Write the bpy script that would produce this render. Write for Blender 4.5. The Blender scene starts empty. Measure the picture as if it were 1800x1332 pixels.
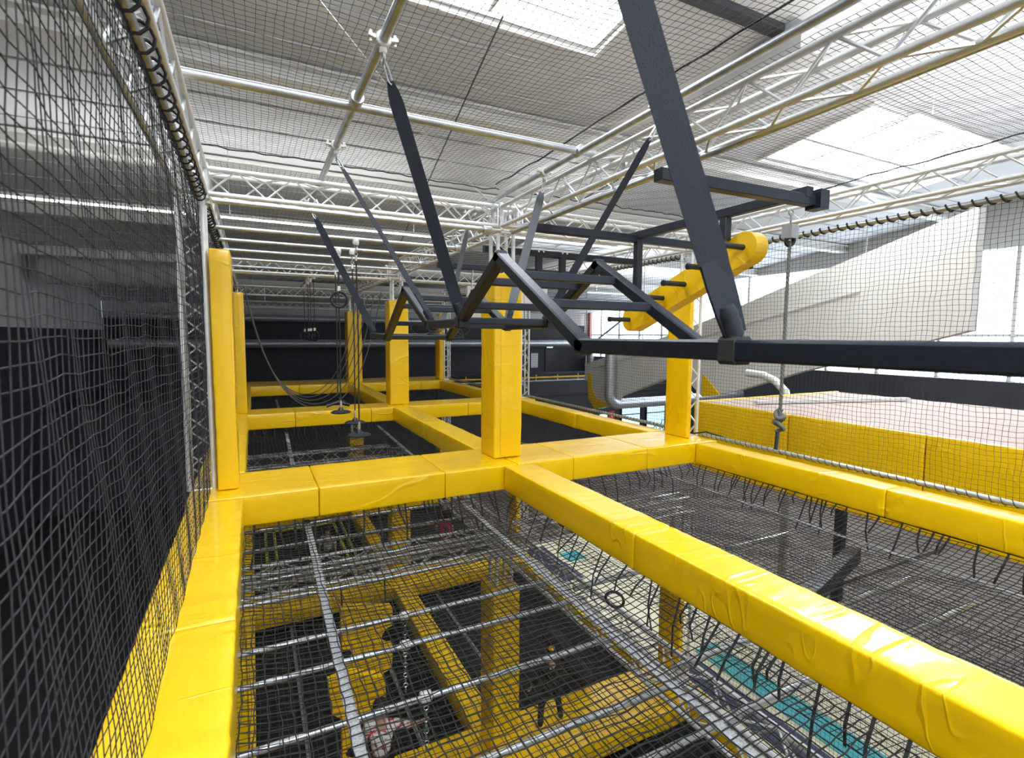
import bpy, math, random
import numpy as np
from mathutils import Vector, Matrix, noise
random.seed(7); RNG = np.random.default_rng(7)
S = bpy.context.scene; COL = S.collection
PI = math.pi
# ------------------------------------------------------------------ camera, world, light, exposure
F = 905.0; PSI = math.radians(26.75); TH = math.radians(4.74); ROLL = math.radians(0.36); EZ = 6.1
fw = np.array([math.sin(PSI)*math.cos(TH), math.cos(PSI)*math.cos(TH), -math.sin(TH)])
rt = np.array([math.cos(PSI), -math.sin(PSI), 0.0]); up = np.cross(rt, fw)
rt2 = rt*math.cos(ROLL)+up*math.sin(ROLL); up2 = -rt*math.sin(ROLL)+up*math.cos(ROLL)
cd = bpy.data.cameras.new('camera'); cam = bpy.data.objects.new('camera', cd); COL.objects.link(cam)
cd.sensor_fit = 'HORIZONTAL'; cd.sensor_width = 36.0; cd.lens = F/1800*36
cd.clip_start = 0.05; cd.clip_end = 200
cd.dof.use_dof = True; cd.dof.focus_distance = 6.0; cd.dof.aperture_fstop = 3.6
M4 = Matrix.Identity(4)
for i in range(3):
    M4[i][0] = rt2[i]; M4[i][1] = up2[i]; M4[i][2] = -fw[i]
M4[2][3] = EZ
cam.matrix_world = M4; S.camera = cam
S.view_settings.view_transform = 'Standard'; S.view_settings.look = 'None'
S.view_settings.gamma = 1.0; S.view_settings.use_curve_mapping = False
S.view_settings.exposure = 0.55
S.cycles.use_denoising = True
S.cycles.max_bounces = 6; S.cycles.diffuse_bounces = 4; S.cycles.glossy_bounces = 3
S.cycles.sample_clamp_indirect = 6.0
w = bpy.data.worlds.new('sky'); S.world = w; w.use_nodes = True
w.node_tree.nodes['Background'].inputs[0].default_value = (0.80, 0.88, 1.0, 1)
w.node_tree.nodes['Background'].inputs[1].default_value = 2.0
def area(name, loc, sx, sy, power, rot=(0, 0, 0), color=(1, 1, 1)):
    l = bpy.data.lights.new(name, 'AREA'); l.shape = 'RECTANGLE'; l.size = sx; l.size_y = sy
    l.energy = power; l.color = color
    o = bpy.data.objects.new(name, l); COL.objects.link(o); o.location = loc; o.rotation_euler = rot
    return o
# daylight under one real roof light and two added ones (the translucent wall panes on the right glow by themselves)
area('skylight_daylight', (1.45, 6.57, 11.40), 7.6, 1.95, 300, (0, 0, 0), (0.9, 0.95, 1.0))
area('skylight_daylight', (1.45, -3.6, 12.50), 7.6, 3.0, 1400, (0, 0, 0), (0.9, 0.95, 1.0))
area('skylight_daylight', (15.25, 8.1, 11.12), 6.3, 2.4, 700, (0, 0, 0), (0.9, 0.95, 1.0))
# uplights added along the strip lights to brighten the roof
area('added_roof_uplight', (0.0, 13.2, 8.76), 8.4, .12, 60, (PI, 0, 0), (1.0, 0.99, 0.97))
area('added_roof_uplight', (7.7, 12.1, 8.76), 3.2, .12, 22, (PI, 0, 0), (1.0, 0.99, 0.97))
area('added_roof_uplight', (1.5, -3.0, 10.1), 12, .12, 1100, (PI, 0, 0), (1.0, 0.99, 0.97))
area('added_roof_uplight', (17.5, 20.0, 8.28), 6.8, .12, 150, (PI, 0, 0), (1.0, 0.99, 0.97))
area('added_roof_uplight', (12.0, 4.0, 9.2), 7.8, .12, 160, (PI, 0, 0), (1.0, 0.99, 0.97))
# ------------------------------------------------------------------ helpers
def mat(name, color, rough=0.6, metal=0.0, **k):
    m = bpy.data.materials.new(name); m.use_nodes = True
    n = m.node_tree.nodes; L = m.node_tree.links; b = n['Principled BSDF']
    b.inputs['Base Color'].default_value = (*color, 1); b.inputs['Roughness'].default_value = rough
    b.inputs['Metallic'].default_value = metal
    if 'coat' in k: b.inputs['Coat Weight'].default_value = k['coat']; b.inputs['Coat Roughness'].default_value = 0.07
    tc = n.new('ShaderNodeTexCoord'); src = tc.outputs['Object']
    mp = n.new('ShaderNodeMapping'); L.new(src, mp.inputs[0]); mp.inputs['Scale'].default_value = k.get('scale', (1, 1, 1))
    if 'mix' in k:
        c2, sc, lo, hi = k['mix']
        t = n.new('ShaderNodeTexNoise'); t.inputs['Scale'].default_value = sc; t.inputs['Detail'].default_value = 4
        L.new(mp.outputs[0], t.inputs[0])
        r = n.new('ShaderNodeValToRGB'); r.color_ramp.elements[0].position = lo; r.color_ramp.elements[1].position = hi
        r.color_ramp.elements[0].color = (*color, 1); r.color_ramp.elements[1].color = (*c2, 1)
        L.new(t.outputs['Fac'], r.inputs[0]); L.new(r.outputs[0], b.inputs['Base Color'])
    if 'bump' in k:
        sc, st, det = k['bump']
        t = n.new('ShaderNodeTexNoise'); t.inputs['Scale'].default_value = sc; t.inputs['Detail'].default_value = det
        L.new(mp.outputs[0], t.inputs[0]); bp = n.new('ShaderNodeBump'); bp.inputs['Strength'].default_value = st
        bp.inputs['Distance'].default_value = k.get('dist', 0.02)
        L.new(t.outputs['Fac'], bp.inputs['Height']); L.new(bp.outputs[0], b.inputs['Normal'])
    if 'emit' in k:
        b.inputs['Emission Color'].default_value = (*k['emit'][0], 1); b.inputs['Emission Strength'].default_value = k['emit'][1]
    return m
def vinyl(name, col):
    m = mat(name, col, 0.30, coat=0.38); n = m.node_tree.nodes; L = m.node_tree.links; b = n['Principled BSDF']
    geo = n.new('ShaderNodeNewGeometry')
    def tex(scale, s, det, rz, dist=0.0):
        mp = n.new('ShaderNodeMapping'); L.new(geo.outputs['Position'], mp.inputs[0]); mp.inputs['Scale'].default_value = scale
        mp.inputs['Rotation'].default_value = (0.2, 0.1, rz)
        t = n.new('ShaderNodeTexNoise'); t.inputs['Scale'].default_value = s; t.inputs['Detail'].default_value = det
        t.inputs['Distortion'].default_value = dist
        L.new(mp.outputs[0], t.inputs[0]); return t.outputs['Fac']
    def mth(op, a, b_=None):
        r = n.new('ShaderNodeMath'); r.operation = op
        for i, v in enumerate((a, b_)):
            if v is None: continue
            if isinstance(v, (int, float)): r.inputs[i].default_value = v
            else: L.new(v, r.inputs[i])
        return r.outputs[0]
    # thin long creases: narrow ridges where a stretched noise crosses its middle, kept to patches
    a = tex((0.55, 3.4, 1.6), 1.5, 1, 0.5, 0.4)
    ridge = mth('SUBTRACT', 1.0, mth('MINIMUM', mth('MULTIPLY', mth('ABSOLUTE', mth('SUBTRACT', a, 0.5)), 26.0), 1.0))
    patch = mth('MAXIMUM', mth('MULTIPLY', mth('SUBTRACT', tex((1, 1, 1), 1.7, 1, 0), 0.45), 5.0), 0.0)
    soft = tex((1.2, 3.0, 2.0), 1.8, 2, -0.3)
    h = mth('ADD', mth('MULTIPLY', mth('MULTIPLY', ridge, mth('MINIMUM', patch, 1.0)), 0.8), soft)
    bp = n.new('ShaderNodeBump'); bp.inputs['Strength'].default_value = 0.35; bp.inputs['Distance'].default_value = 0.02
    L.new(h, bp.inputs['Height']); L.new(bp.outputs[0], b.inputs['Normal']); L.new(bp.outputs[0], b.inputs['Coat Normal'])
    return m
YEL = vinyl('yellow_vinyl', (0.84, 0.52, 0.0))
GAL = mat('galvanised_steel', (0.42, 0.445, 0.47), 0.36, 0.8, mix=((0.56, 0.58, 0.61), 9, 0.35, 0.65))
ALU = mat('truss_aluminium', (0.78, 0.79, 0.80), 0.42, 0.55, mix=((0.70, 0.71, 0.72), 14, 0.4, 0.7))
BLK = mat('black_powder_coat', (0.009, 0.013, 0.024), 0.38, 0.1, bump=(60, 0.06, 2))
WEB = mat('black_webbing', (0.009, 0.013, 0.023), 0.9, scale=(1, 1, 1), bump=(160, 0.5, 1), dist=0.002)
WEBG = mat('grey_webbing', (0.10, 0.11, 0.125), 0.8, bump=(160, 0.5, 1), dist=0.002)
ROPE = mat('black_rope', (0.02, 0.02, 0.022), 0.85, bump=(120, 0.6, 2), dist=0.004)
ROPG = mat('grey_rope', (0.11, 0.112, 0.105), 0.85, bump=(120, 0.6, 2), dist=0.004)
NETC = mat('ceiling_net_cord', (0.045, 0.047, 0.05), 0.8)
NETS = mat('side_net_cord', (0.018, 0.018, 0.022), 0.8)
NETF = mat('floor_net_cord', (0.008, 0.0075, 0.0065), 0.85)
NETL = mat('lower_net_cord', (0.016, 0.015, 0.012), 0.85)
FLAT = mat('worn_grey_strap', (0.36, 0.37, 0.385), 0.6, 0.0, mix=((0.17, 0.18, 0.20), 90, 0.42, 0.66))
ROOF = mat('grey_roof_deck', (0.70, 0.715, 0.73), 0.7, mix=((0.65, 0.665, 0.68), 1.4, 0.3, 0.7))
RBEAM = mat('pale_roof_beam', (0.80, 0.80, 0.77), 0.6)
RDARK = mat('dark_roof_metal', (0.05, 0.055, 0.065), 0.6)
DARK = mat('anthracite_wall', (0.018, 0.020, 0.026), 0.7, mix=((0.026, 0.029, 0.036), 0.8, 0.3, 0.7))
LITE = mat('pale_wall', (0.55, 0.55, 0.53), 0.7)
BEIGE = mat('beige_panel', (0.60, 0.585, 0.53), 0.65, mix=((0.66, 0.645, 0.59), 0.7, 0.3, 0.7))
DUCT = mat('duct_steel', (0.55, 0.57, 0.60), 0.38, 0.7)
FABD = mat('fabric_duct', (0.50, 0.50, 0.49), 0.8)
PANE = mat('translucent_pane', (0.8, 0.86, 0.95), 0.5, emit=((0.80, 0.89, 1.0), 2.6))
SKYP = mat('skylight_pane', (0.8, 0.86, 0.95), 0.4, emit=((0.86, 0.92, 1.0), 1.5))
STRIP = mat('strip_light_diffuser', (0.9, 0.9, 0.9), 0.5, emit=((1.0, 0.98, 0.90), 3.0))
MATB = mat('black_mat', (0.004, 0.004, 0.0045), 0.95, mix=((0.007, 0.007, 0.0075), 2.0, 0.3, 0.7))
CREAM = mat('cream_mat', (0.78, 0.72, 0.50), 0.6, mix=((0.83, 0.79, 0.62), 1.0, 0.3, 0.7))
NAVY = mat('navy_mat', (0.045, 0.055, 0.12), 0.6)
TURQ = mat('turquoise_mat', (0.06, 0.46, 0.50), 0.6)
FLO = mat('brown_hall_floor', (0.13, 0.10, 0.078), 0.6, mix=((0.20, 0.165, 0.135), 0.6, 0.3, 0.7))
PINKD = mat('pinkish_deck', (0.42, 0.31, 0.26), 0.6)
LIME = mat('lime_edge_tape', (0.55, 0.60, 0.05), 0.5)
SKIN = mat('skin', (0.45, 0.25, 0.17), 0.55)
HAIR = mat('dark_hair', (0.012, 0.009, 0.008), 0.5)
SHW = mat('white_red_shirt', (0.75, 0.73, 0.71), 0.8, mix=((0.55, 0.03, 0.04), 13, 0.56, 0.60))
SHS = mat('grey_striped_shirt', (0.50, 0.47, 0.46), 0.8, scale=(1, 1, 9), mix=((0.16, 0.14, 0.14), 4, 0.5, 0.56))
PINK = mat('pink_trousers', (0.55, 0.02, 0.10), 0.75)
CLB = mat('black_clothes', (0.010, 0.010, 0.012), 0.85)
WOOD = mat('pale_board', (0.50, 0.48, 0.44), 0.6, mix=((0.42, 0.38, 0.32), 2.5, 0.55, 0.75))
WHITE = mat('white_plastic', (0.62, 0.62, 0.60), 0.4)
RED = mat('red_sign', (0.62, 0.03, 0.03), 0.4)
GREEN = mat('exit_sign_face', (0.25, 0.75, 0.55), 0.4, emit=((0.45, 0.95, 0.85), 1.3))
GLASS = mat('bright_door_glass', (0.6, 0.75, 0.85), 0.2, emit=((0.50, 0.74, 0.92), 0.85))

class MB:
    def __init__(s): s.v = []; s.f = []
    def add(s, vs, fs):
        b = len(s.v); s.v += [tuple(v) for v in vs]; s.f += [tuple(b+i for i in f) for f in fs]; return s
    def box(s, x0, x1, y0, y1, z0, z1):
        return s.add([(x, y, z) for z in (z0, z1) for y in (y0, y1) for x in (x0, x1)],
                     [(0, 2, 3, 1), (4, 5, 7, 6), (0, 1, 5, 4), (2, 6, 7, 3), (0, 4, 6, 2), (1, 3, 7, 5)])
    def bar(s, p, q, wd, ht, upv=(0, 0, 1), bev=0.0):
        p = Vector(p); q = Vector(q); d = (q-p).normalized(); u = Vector(upv)
        sd = d.cross(u); sd = sd.normalized() if sd.length > 1e-4 else Vector((1, 0, 0)); u = sd.cross(d).normalized()
        a, b = wd/2, ht/2
        if bev > 0:
            pr = [(-a+bev, -b), (a-bev, -b), (a, -b+bev), (a, b-bev), (a-bev, b), (-a+bev, b), (-a, b-bev), (-a, -b+bev)]
        else: pr = [(-a, -b), (a, -b), (a, b), (-a, b)]
        n = len(pr)
        vs = [p+sd*x+u*y for x, y in pr]+[q+sd*x+u*y for x, y in pr]
        fs = [(i, (i+1) % n, n+(i+1) % n, n+i) for i in range(n)]+[tuple(range(n))[::-1], tuple(range(n, 2*n))]
        return s.add(vs, fs)
    def tube(s, pts, r, n=10, cap=True, taper=None):
        P = [Vector(p) for p in pts]; k = len(P); prev = None; vs = []
        for i in range(k):
            d = (P[min(i+1, k-1)]-P[max(i-1, 0)])
            d = d.normalized() if d.length > 1e-9 else Vector((0, 0, 1))
            if prev is None:
                u = d.orthogonal().normalized()
            else:
                u = prev-d*prev.dot(d); u = u.normalized() if u.length > 1e-5 else d.orthogonal().normalized()
            prev = u; v = d.cross(u); rr = r if taper is None else r*taper[i]
            for j in range(n):
                a = 2*PI*j/n; vs.append(P[i]+(u*math.cos(a)+v*math.sin(a))*rr)
        fs = [(i*n+j, i*n+(j+1) % n, (i+1)*n+(j+1) % n, (i+1)*n+j) for i in range(k-1) for j in range(n)]
        if cap: fs += [tuple(range(n))[::-1], tuple(range((k-1)*n, k*n))]
        return s.add(vs, fs)
    def ribbon(s, pts, wd, th, side):
        """flat webbing following pts; side = width direction (vector or list)"""
        P = [Vector(p) for p in pts]; k = len(P); vs = []
        for i in range(k):
            d = (P[min(i+1, k-1)]-P[max(i-1, 0)]).normalized()
            sd = Vector(side[i] if isinstance(side, list) else side); sd = (sd-d*sd.dot(d)).normalized(); nn = d.cross(sd)
            ww = wd[i] if isinstance(wd, list) else wd
            for a, b in ((-1, -1), (1, -1), (1, 1), (-1, 1)): vs.append(P[i]+sd*a*ww/2+nn*b*th/2)
        fs = [(i*4+j, i*4+(j+1) % 4, (i+1)*4+(j+1) % 4, (i+1)*4+j) for i in range(k-1) for j in range(4)]
        fs += [(3, 2, 1, 0), tuple(range((k-1)*4, k*4))]
        return s.add(vs, fs)
    def torus(s, c, R, r, ax, n=20, m=6, sc=1.0):
        ax = Vector(ax).normalized(); u = ax.orthogonal().normalized(); v = ax.cross(u); c = Vector(c); vs = []
        for i in range(n):
            a = 2*PI*i/n; e = u*math.cos(a)+v*math.sin(a)
            for j in range(m):
                b = 2*PI*j/m; vs.append(c+e*(R+r*math.cos(b))+ax*r*math.sin(b))
        fs = [(i*m+j, ((i+1) % n)*m+j, ((i+1) % n)*m+(j+1) % m, i*m+(j+1) % m) for i in range(n) for j in range(m)]
        return s.add(vs, fs)
    def lathe(s, c, prof, ax=(0, 0, 1), n=18):
        ax = Vector(ax).normalized(); u = ax.orthogonal().normalized(); v = ax.cross(u); c = Vector(c); vs = []
        for r, h in prof:
            for j in range(n):
                a = 2*PI*j/n; vs.append(c+ax*h+(u*math.cos(a)+v*math.sin(a))*max(r, 1e-4))
        k = len(prof)
        fs = [(i*n+j, i*n+(j+1) % n, (i+1)*n+(j+1) % n, (i+1)*n+j) for i in range(k-1) for j in range(n)]
        fs += [tuple(range(n))[::-1], tuple(range((k-1)*n, k*n))]
        return s.add(vs, fs)
    def prism(s, poly, d):
        """poly: list of 3-D points in a plane, extruded by vector d"""
        n = len(poly); d = Vector(d); P = [Vector(p) for p in poly]
        return s.add(P+[p+d for p in P], [tuple(range(n))[::-1], tuple(range(n, 2*n))]+[(i, (i+1) % n, n+(i+1) % n, n+i) for i in range(n)])
    def build(s, name, m, parent=None, smooth=False, angle=None):
        off = root_loc(parent)
        me = bpy.data.meshes.new(name)
        me.from_pydata([(v[0]-off[0], v[1]-off[1], v[2]-off[2]) for v in s.v], [], s.f); me.update()
        return link(name, me, m, parent, smooth)
def root_loc(p):
    o = Vector((0, 0, 0))
    while p is not None: o += p.location; p = p.parent
    return o
def link(name, me, m, parent=None, smooth=False):
    if smooth:
        me.polygons.foreach_set('use_smooth', [True]*len(me.polygons))
        try: me.set_sharp_from_angle(angle=math.radians(40))
        except Exception: pass
    if m is not None and not me.materials: me.materials.append(m)
    o = bpy.data.objects.new(name, me); COL.objects.link(o)
    if parent is not None: o.parent = parent
    return o
def tag(o, label, cat, group=None, kind=None):
    o['label'] = label; o['category'] = cat
    if group: o['group'] = group
    if kind: o['kind'] = kind
    return o
def thing(name, loc, label, cat, group=None):
    o = bpy.data.objects.new(name, None); COL.objects.link(o); o.location = loc; o.empty_display_size = 0.1
    return tag(o, label, cat, group)
def struct(name, mb, m, parent=None, smooth=False):
    o = mb.build(name, m, parent, smooth)
    if parent is None: o['kind'] = 'structure'
    return o
def piece(name, me, m, loc, parent, rot=None):
    """shared-mesh piece placed at world loc under parent"""
    if m is not None and not me.materials: me.materials.append(m)
    o = bpy.data.objects.new(name, me); COL.objects.link(o); o.parent = parent
    o.location = Vector(loc)-root_loc(parent)
    if rot is not None: o.rotation_mode = 'QUATERNION'; o.rotation_quaternion = rot
    return o
_cyl = {}
def cylmesh(r, L, n=6):
    k = (round(r, 4), round(L, 3), n)
    if k not in _cyl:
        mb = MB().tube([(0, 0, 0), (0, 0, L)], r, n); me = bpy.data.meshes.new('rod'); me.from_pydata(mb.v, [], mb.f)
        me.polygons.foreach_set('use_smooth', [True]*len(me.polygons)); _cyl[k] = me
        try: me.set_sharp_from_angle(angle=math.radians(50))
        except Exception: pass
    return _cyl[k]
def rod(name, p, q, r, m, parent, n=6):
    p = Vector(p); q = Vector(q); d = q-p
    return piece(name, cylmesh(r, d.length, n), m, p, parent, Vector((0, 0, 1)).rotation_difference(d))
# ---- padded vinyl block
def axis(a, b, r, step):
    n = max(1, int(round((b-a-2*r)/step)))
    return [a, a+r*0.35, a+r]+[a+r+(b-a-2*r)*i/n for i in range(1, n)]+[b-r, b-r*0.35, b]
def pad(name, x0, x1, y0, y1, z0, z1, parent, r=0.018, step=0.09, amp=0.004, m=None, pleat=0.0, long=1):
    A = [axis(x0, x1, r, step), axis(y0, y1, r, step), axis(z0, z1, r, step)]
    lo = (x0+r, y0+r, z0+r); hi = (x1-r, y1-r, z1-r); idx = {}; vs = []; fs = []; off = root_loc(parent)
    def V(i, j, k):
        key = (i, j, k)
        if key not in idx:
            p = [A[0][i], A[1][j], A[2][k]]; q = [min(max(p[t], lo[t]), hi[t]) for t in range(3)]
            d = Vector([p[t]-q[t] for t in range(3)])
            nn = d.normalized() if d.length > 1e-9 else Vector((0, 0, 1)); P = Vector(q)+nn*r
            a = amp*(noise.noise(P*2.3)+0.6*noise.noise(P*7.0+Vector((3, 1, 9))))
            if pleat:
                c = P[long]; t = (P[0]+P[1]*0.3+P[2]*0.8)
                a += pleat*noise.noise(Vector((c*11+t*2.0, t*1.2, 4.2)))
            P = P+nn*a; idx[key] = len(vs); vs.append((P[0]-off[0], P[1]-off[1], P[2]-off[2]))
        return idx[key]
    nx, ny, nz = len(A[0])-1, len(A[1])-1, len(A[2])-1
    for i in range(nx):
        for j in range(ny):
            fs.append((V(i, j, nz), V(i+1, j, nz), V(i+1, j+1, nz), V(i, j+1, nz)))
            fs.append((V(i, j, 0), V(i, j+1, 0), V(i+1, j+1, 0), V(i+1, j, 0)))
    for i in range(nx):
        for k in range(nz):
            fs.append((V(i, 0, k), V(i+1, 0, k), V(i+1, 0, k+1), V(i, 0, k+1)))
            fs.append((V(i, ny, k), V(i, ny, k+1), V(i+1, ny, k+1), V(i+1, ny, k)))
    for j in range(ny):
        for k in range(nz):
            fs.append((V(0, j, k), V(0, j, k+1), V(0, j+1, k+1), V(0, j+1, k)))
            fs.append((V(nx, j, k), V(nx, j+1, k), V(nx, j+1, k+1), V(nx, j, k+1)))
    me = bpy.data.meshes.new(name); me.from_pydata(vs, [], fs)
    me.polygons.foreach_set('use_smooth', [True]*len(fs)); me.materials.append(m or YEL)
    o = bpy.data.objects.new(name, me); COL.objects.link(o); o.parent = parent; return o
# ---- nets: real cords, three-sided, built with numpy
def net(name, fn, nu, nv, r, m, label, su=2, sv=2, jit=0.0, parent=None, group=None, origin=(0, 0, 0)):
    """fn(U,V)->(x,y,z) arrays on [0,nu]x[0,nv] cells; cords at every integer u and v"""
    V_, F_ = [], []; base = 0
    ph = RNG.uniform(0, 6.28, 8)
    def wob(U, V, x, y, z):
        if jit:
            x = x+jit*(np.sin(U*0.9+V*0.37+ph[0])+np.sin(U*0.31-V*1.7+ph[1])*0.7)
            y = y+jit*(np.sin(V*0.8+U*0.41+ph[2])+np.sin(V*0.27+U*1.9+ph[3])*0.7)
            z = z+jit*(np.sin(V*0.6+U*0.73+ph[4])+np.sin(V*1.27-U*0.9+ph[5])*0.6)
        return x, y, z
    for mode in (0, 1):
        n_c, n_l, st = (nu, nv, sv) if mode == 0 else (nv, nu, su)
        ks = np.arange(0, n_l+1e-6, st, dtype=float)
        if ks[-1] < n_l: ks = np.append(ks, float(n_l))
        C, K = np.meshgrid(np.arange(n_c+1, dtype=float), ks, indexing='ij')
        U, V = (C, K) if mode == 0 else (K, C)
        x, y, z = fn(U, V); x, y, z = wob(U, V, x, y, z)
        P = np.stack([x, y, z], -1)                     # cords x stations x 3
        d = P[:, -1]-P[:, 0]; d /= np.linalg.norm(d, axis=-1, keepdims=True)+1e-9
        ref = np.tile(np.array([0.0, 0.0, 1.0]), (len(d), 1)); ref[np.abs(d[:, 2]) > 0.7] = (1.0, 0.0, 0.0)
        a = np.cross(d, ref); a /= np.linalg.norm(a, axis=-1, keepdims=True); b = np.cross(d, a)
        ring = []
        for t in (0, 1, 2):
            an = 2*PI*t/3; ring.append(P+(r*(math.cos(an)*a+math.sin(an)*b))[:, None, :])
        R = np.stack(ring, 2)                           # cords, stations, 3, 3
        nc, ns = R.shape[:2]; V_.append(R.reshape(-1, 3))
        ci, si, t = np.meshgrid(np.arange(nc), np.arange(ns-1), np.arange(3), indexing='ij')
        q0 = base+(ci*ns+si)*3+t; q1 = base+(ci*ns+si)*3+(t+1) % 3
        F_.append(np.stack([q0, q1, q1+3, q0+3], -1).reshape(-1, 4)); base += nc*ns*3
    V_ = np.concatenate(V_); F_ = np.concatenate(F_)
    V_ = V_-np.array(root_loc(parent) if parent is not None else Vector((0, 0, 0)))
    me = bpy.data.meshes.new(name); me.vertices.add(len(V_)); me.vertices.foreach_set('co', V_.astype(np.float32).ravel())
    me.loops.add(len(F_)*4); me.loops.foreach_set('vertex_index', F_.astype(np.int32).ravel())
    me.polygons.add(len(F_)); me.polygons.foreach_set('loop_start', np.arange(0, len(F_)*4, 4, dtype=np.int32))
    me.polygons.foreach_set('use_smooth', np.ones(len(F_), dtype=bool))
    me.update(calc_edges=True); me.materials.append(m)
    o = bpy.data.objects.new(name, me); COL.objects.link(o)
    if parent is not None: o.parent = parent
    if label: tag(o, label, 'net', group)
    return o
# ------------------------------------------------------------------ hall shell
XL, XR, YB, YF = -7.0, 23.6, -9.0, 34.0
GZ = -0.6
def roofz(y): return 11.9-0.12*y
mb = MB().box(XL, XR, YB, YF, GZ-0.2, GZ); struct('floor', mb, FLO)
# roof deck with openings for the roof lights
def deck(mb, x0, x1, y0, y1, t=0.12):
    P = [(x0, y0, roofz(y0)), (x1, y0, roofz(y0)), (x1, y1, roofz(y1)), (x0, y1, roofz(y1))]; mb.prism(P, (0, 0, t))
SK = [(-2.4, 5.35, 5.55, 7.6), (-2.4, 5.35, -5.2, -2.0), (12.0, 18.5, 6.8, 9.4), (9.5, 16.5, 16.0, 18.4), (9.5, 16.5, -5, -2)]  # all roof lights after the first are added to bring in light
mb = MB(); ys = sorted({YB, YF}|{s[2] for s in SK}|{s[3] for s in SK})
for a, b in zip(ys[:-1], ys[1:]):
    xs = [XL]
    for s in sorted(SK):
        if s[2] <= a+1e-6 and s[3] >= b-1e-6: xs += [s[0], s[1]]
    xs.append(XR)
    for i in range(0, len(xs), 2): deck(mb, xs[i], xs[i+1], a, b)
roof = struct('ceiling', mb, ROOF)
# raised seams of the roof sheets, pieces of the ceiling
for i, y in enumerate(np.arange(2.0, 33.5, 1.05)):
    if any(s[2]-.1 < y < s[3]+.1 for s in SK[:2]): continue
    q = MB().bar((XL, y, roofz(y)-0.02), (XR, y, roofz(y)-0.02), 0.09, 0.02); q.build('roof_seam', ROOF, roof)
for y, wd in ((3.6, 0.4), (9.95, 0.42), (14.1, 0.36), (18.6, 0.36), (23.2, 0.36), (28.0, 0.36)):
    q = MB().bar((XL, y, roofz(y)-0.06), (XR, y, roofz(y)-0.06), wd, 0.05)
    q.bar((XL, y, roofz(y)-0.19), (XR, y, roofz(y)-0.19), 0.05, 0.26); q.bar((XL, y, roofz(y)-0.33), (XR, y, roofz(y)-0.33), wd, 0.04)
    tag(q.build('roof_beam', RBEAM), {3.6: 'pale steel roof beam nearest the camera, above the skylight', 9.95: 'pale steel roof beam just beyond the skylight', 14.1: 'pale steel roof beam second beyond the skylight', 18.6: 'pale steel roof beam third beyond the skylight', 23.2: 'pale steel roof beam fourth beyond the skylight', 28.0: 'pale steel roof beam closest to the far wall'}[y], 'roof beam', 'transverse roof beams')['kind'] = 'structure'
for i, s in enumerate(SK):
    r = bpy.data.objects.new('window_%d' % (i+1), None); COL.objects.link(r); r['kind'] = 'structure'
    r.location = ((s[0]+s[1])/2, (s[2]+s[3])/2, roofz((s[2]+s[3])/2))
    q = MB(); P = [(s[0]-.1, s[2]-.1), (s[1]+.1, s[2]-.1), (s[1]+.1, s[3]+.1), (s[0]-.1, s[3]+.1)]
    q.prism([(x, y, roofz(y)+0.45) for x, y in P], (0, 0, 0.04)); q.build('pane', SKYP, r)
    q = MB()
    for (a, b) in ((0, 1), (1, 2), (2, 3), (3, 0)):
        (x0, y0), (x1, y1) = P[a], P[b]; q.bar((x0, y0, roofz(y0)+.2), (x1, y1, roofz(y1)+.2), .06, .55)
    q.build('window_frame', RBEAM, r)
    n = 4
    for k in range(1, n):
        x = s[0]+(s[1]-s[0])*k/n; MB().bar((x, s[2], roofz(s[2])+.12), (x, s[3], roofz(s[3])+.12), .07, .09).build('glazing_bar', RBEAM, r)
# solid dark bar standing for the frame of a second skylight
q = MB().bar((5.75, 6.0, roofz(6.0)-.05), (7.9, 6.0, roofz(6.0)-.05), .22, .12); tag(q.build('skylight_frame_bar', RDARK), 'dark frame bar under the grey roof right of the skylight', 'frame bar')['kind'] = 'structure'
q = MB().box(7.9, 8.5, 5.6, 7.6, roofz(6)-.5, roofz(6)-.12); tag(q.build('roof_box', ROOF), 'pale box on the roof at the end of the dark frame bar', 'roof box')['kind'] = 'structure'
# bracing straps of the roof
def brace(p, q_, m, lab, wd=.09):
    tag(MB().bar((p[0], p[1], roofz(p[1])-.36), (q_[0], q_[1], roofz(q_[1])-.36), wd, .015).build('roof_brace', m), lab, 'roof brace', 'diagonal roof bracing')
brace((0.3, 7.0), (3.9, 11.4), RBEAM, 'white diagonal roof brace running from top left to the dark rod')
brace((3.9, 11.4), (8.2, 7.6), RBEAM, 'white diagonal roof brace running right towards the upper truss')
brace((3.9, 11.4), (8.4, 16.0), RBEAM, 'faint white diagonal roof brace beyond the crossing point', .06)
tag(MB().tube([(3.35, 7.0, roofz(7)-.4), (3.9, 11.4, roofz(11.4)-.4), (4.75, 18.3, roofz(18.3)-.4)], .014, 6).build('roof_rod', RDARK), 'thin dark rod crossing the roof through the brace crossing', 'rod')
tag(MB().tube([(8.6, 9.0, roofz(9)-.5), (8.0, 17.5, roofz(17.5)-.5)], .014, 6).build('roof_rod', RDARK), 'thin dark cable under the roof at the right, above the black frame', 'rod')
# walls
struct('wall_back', MB().box(XL, XR, YF, YF+.2, 3.2, 6.95), DARK)
struct('wall_back_upper', MB().box(XL, XR, YF+.02, YF+.2, 6.95, 8.2), LITE)
struct('wall_lower_back', MB().box(XL, XR, 24.0, 24.2, GZ, 3.1), DARK)
struct('mezzanine_floor', MB().box(XL, XR, 24.0, YF, 3.1, 3.25), DARK)
struct('wall_left', MB().box(XL-.2, XL, YB, YF, GZ, 6.3), DARK)
struct('wall_left_upper', MB().box(XL-.2, XL, YB, YF, 6.3, 13), LITE)
struct('wall_front', MB().box(XL, XR, YB-.2, YB, GZ, 13), LITE)
struct('wall_right', MB().box(XR, XR+.2, YB, YF, GZ, 4.6), DARK)
struct('wall_right_upper', MB().box(XR, XR+.2, YB, YF, 9.3, 13), LITE)
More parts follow.
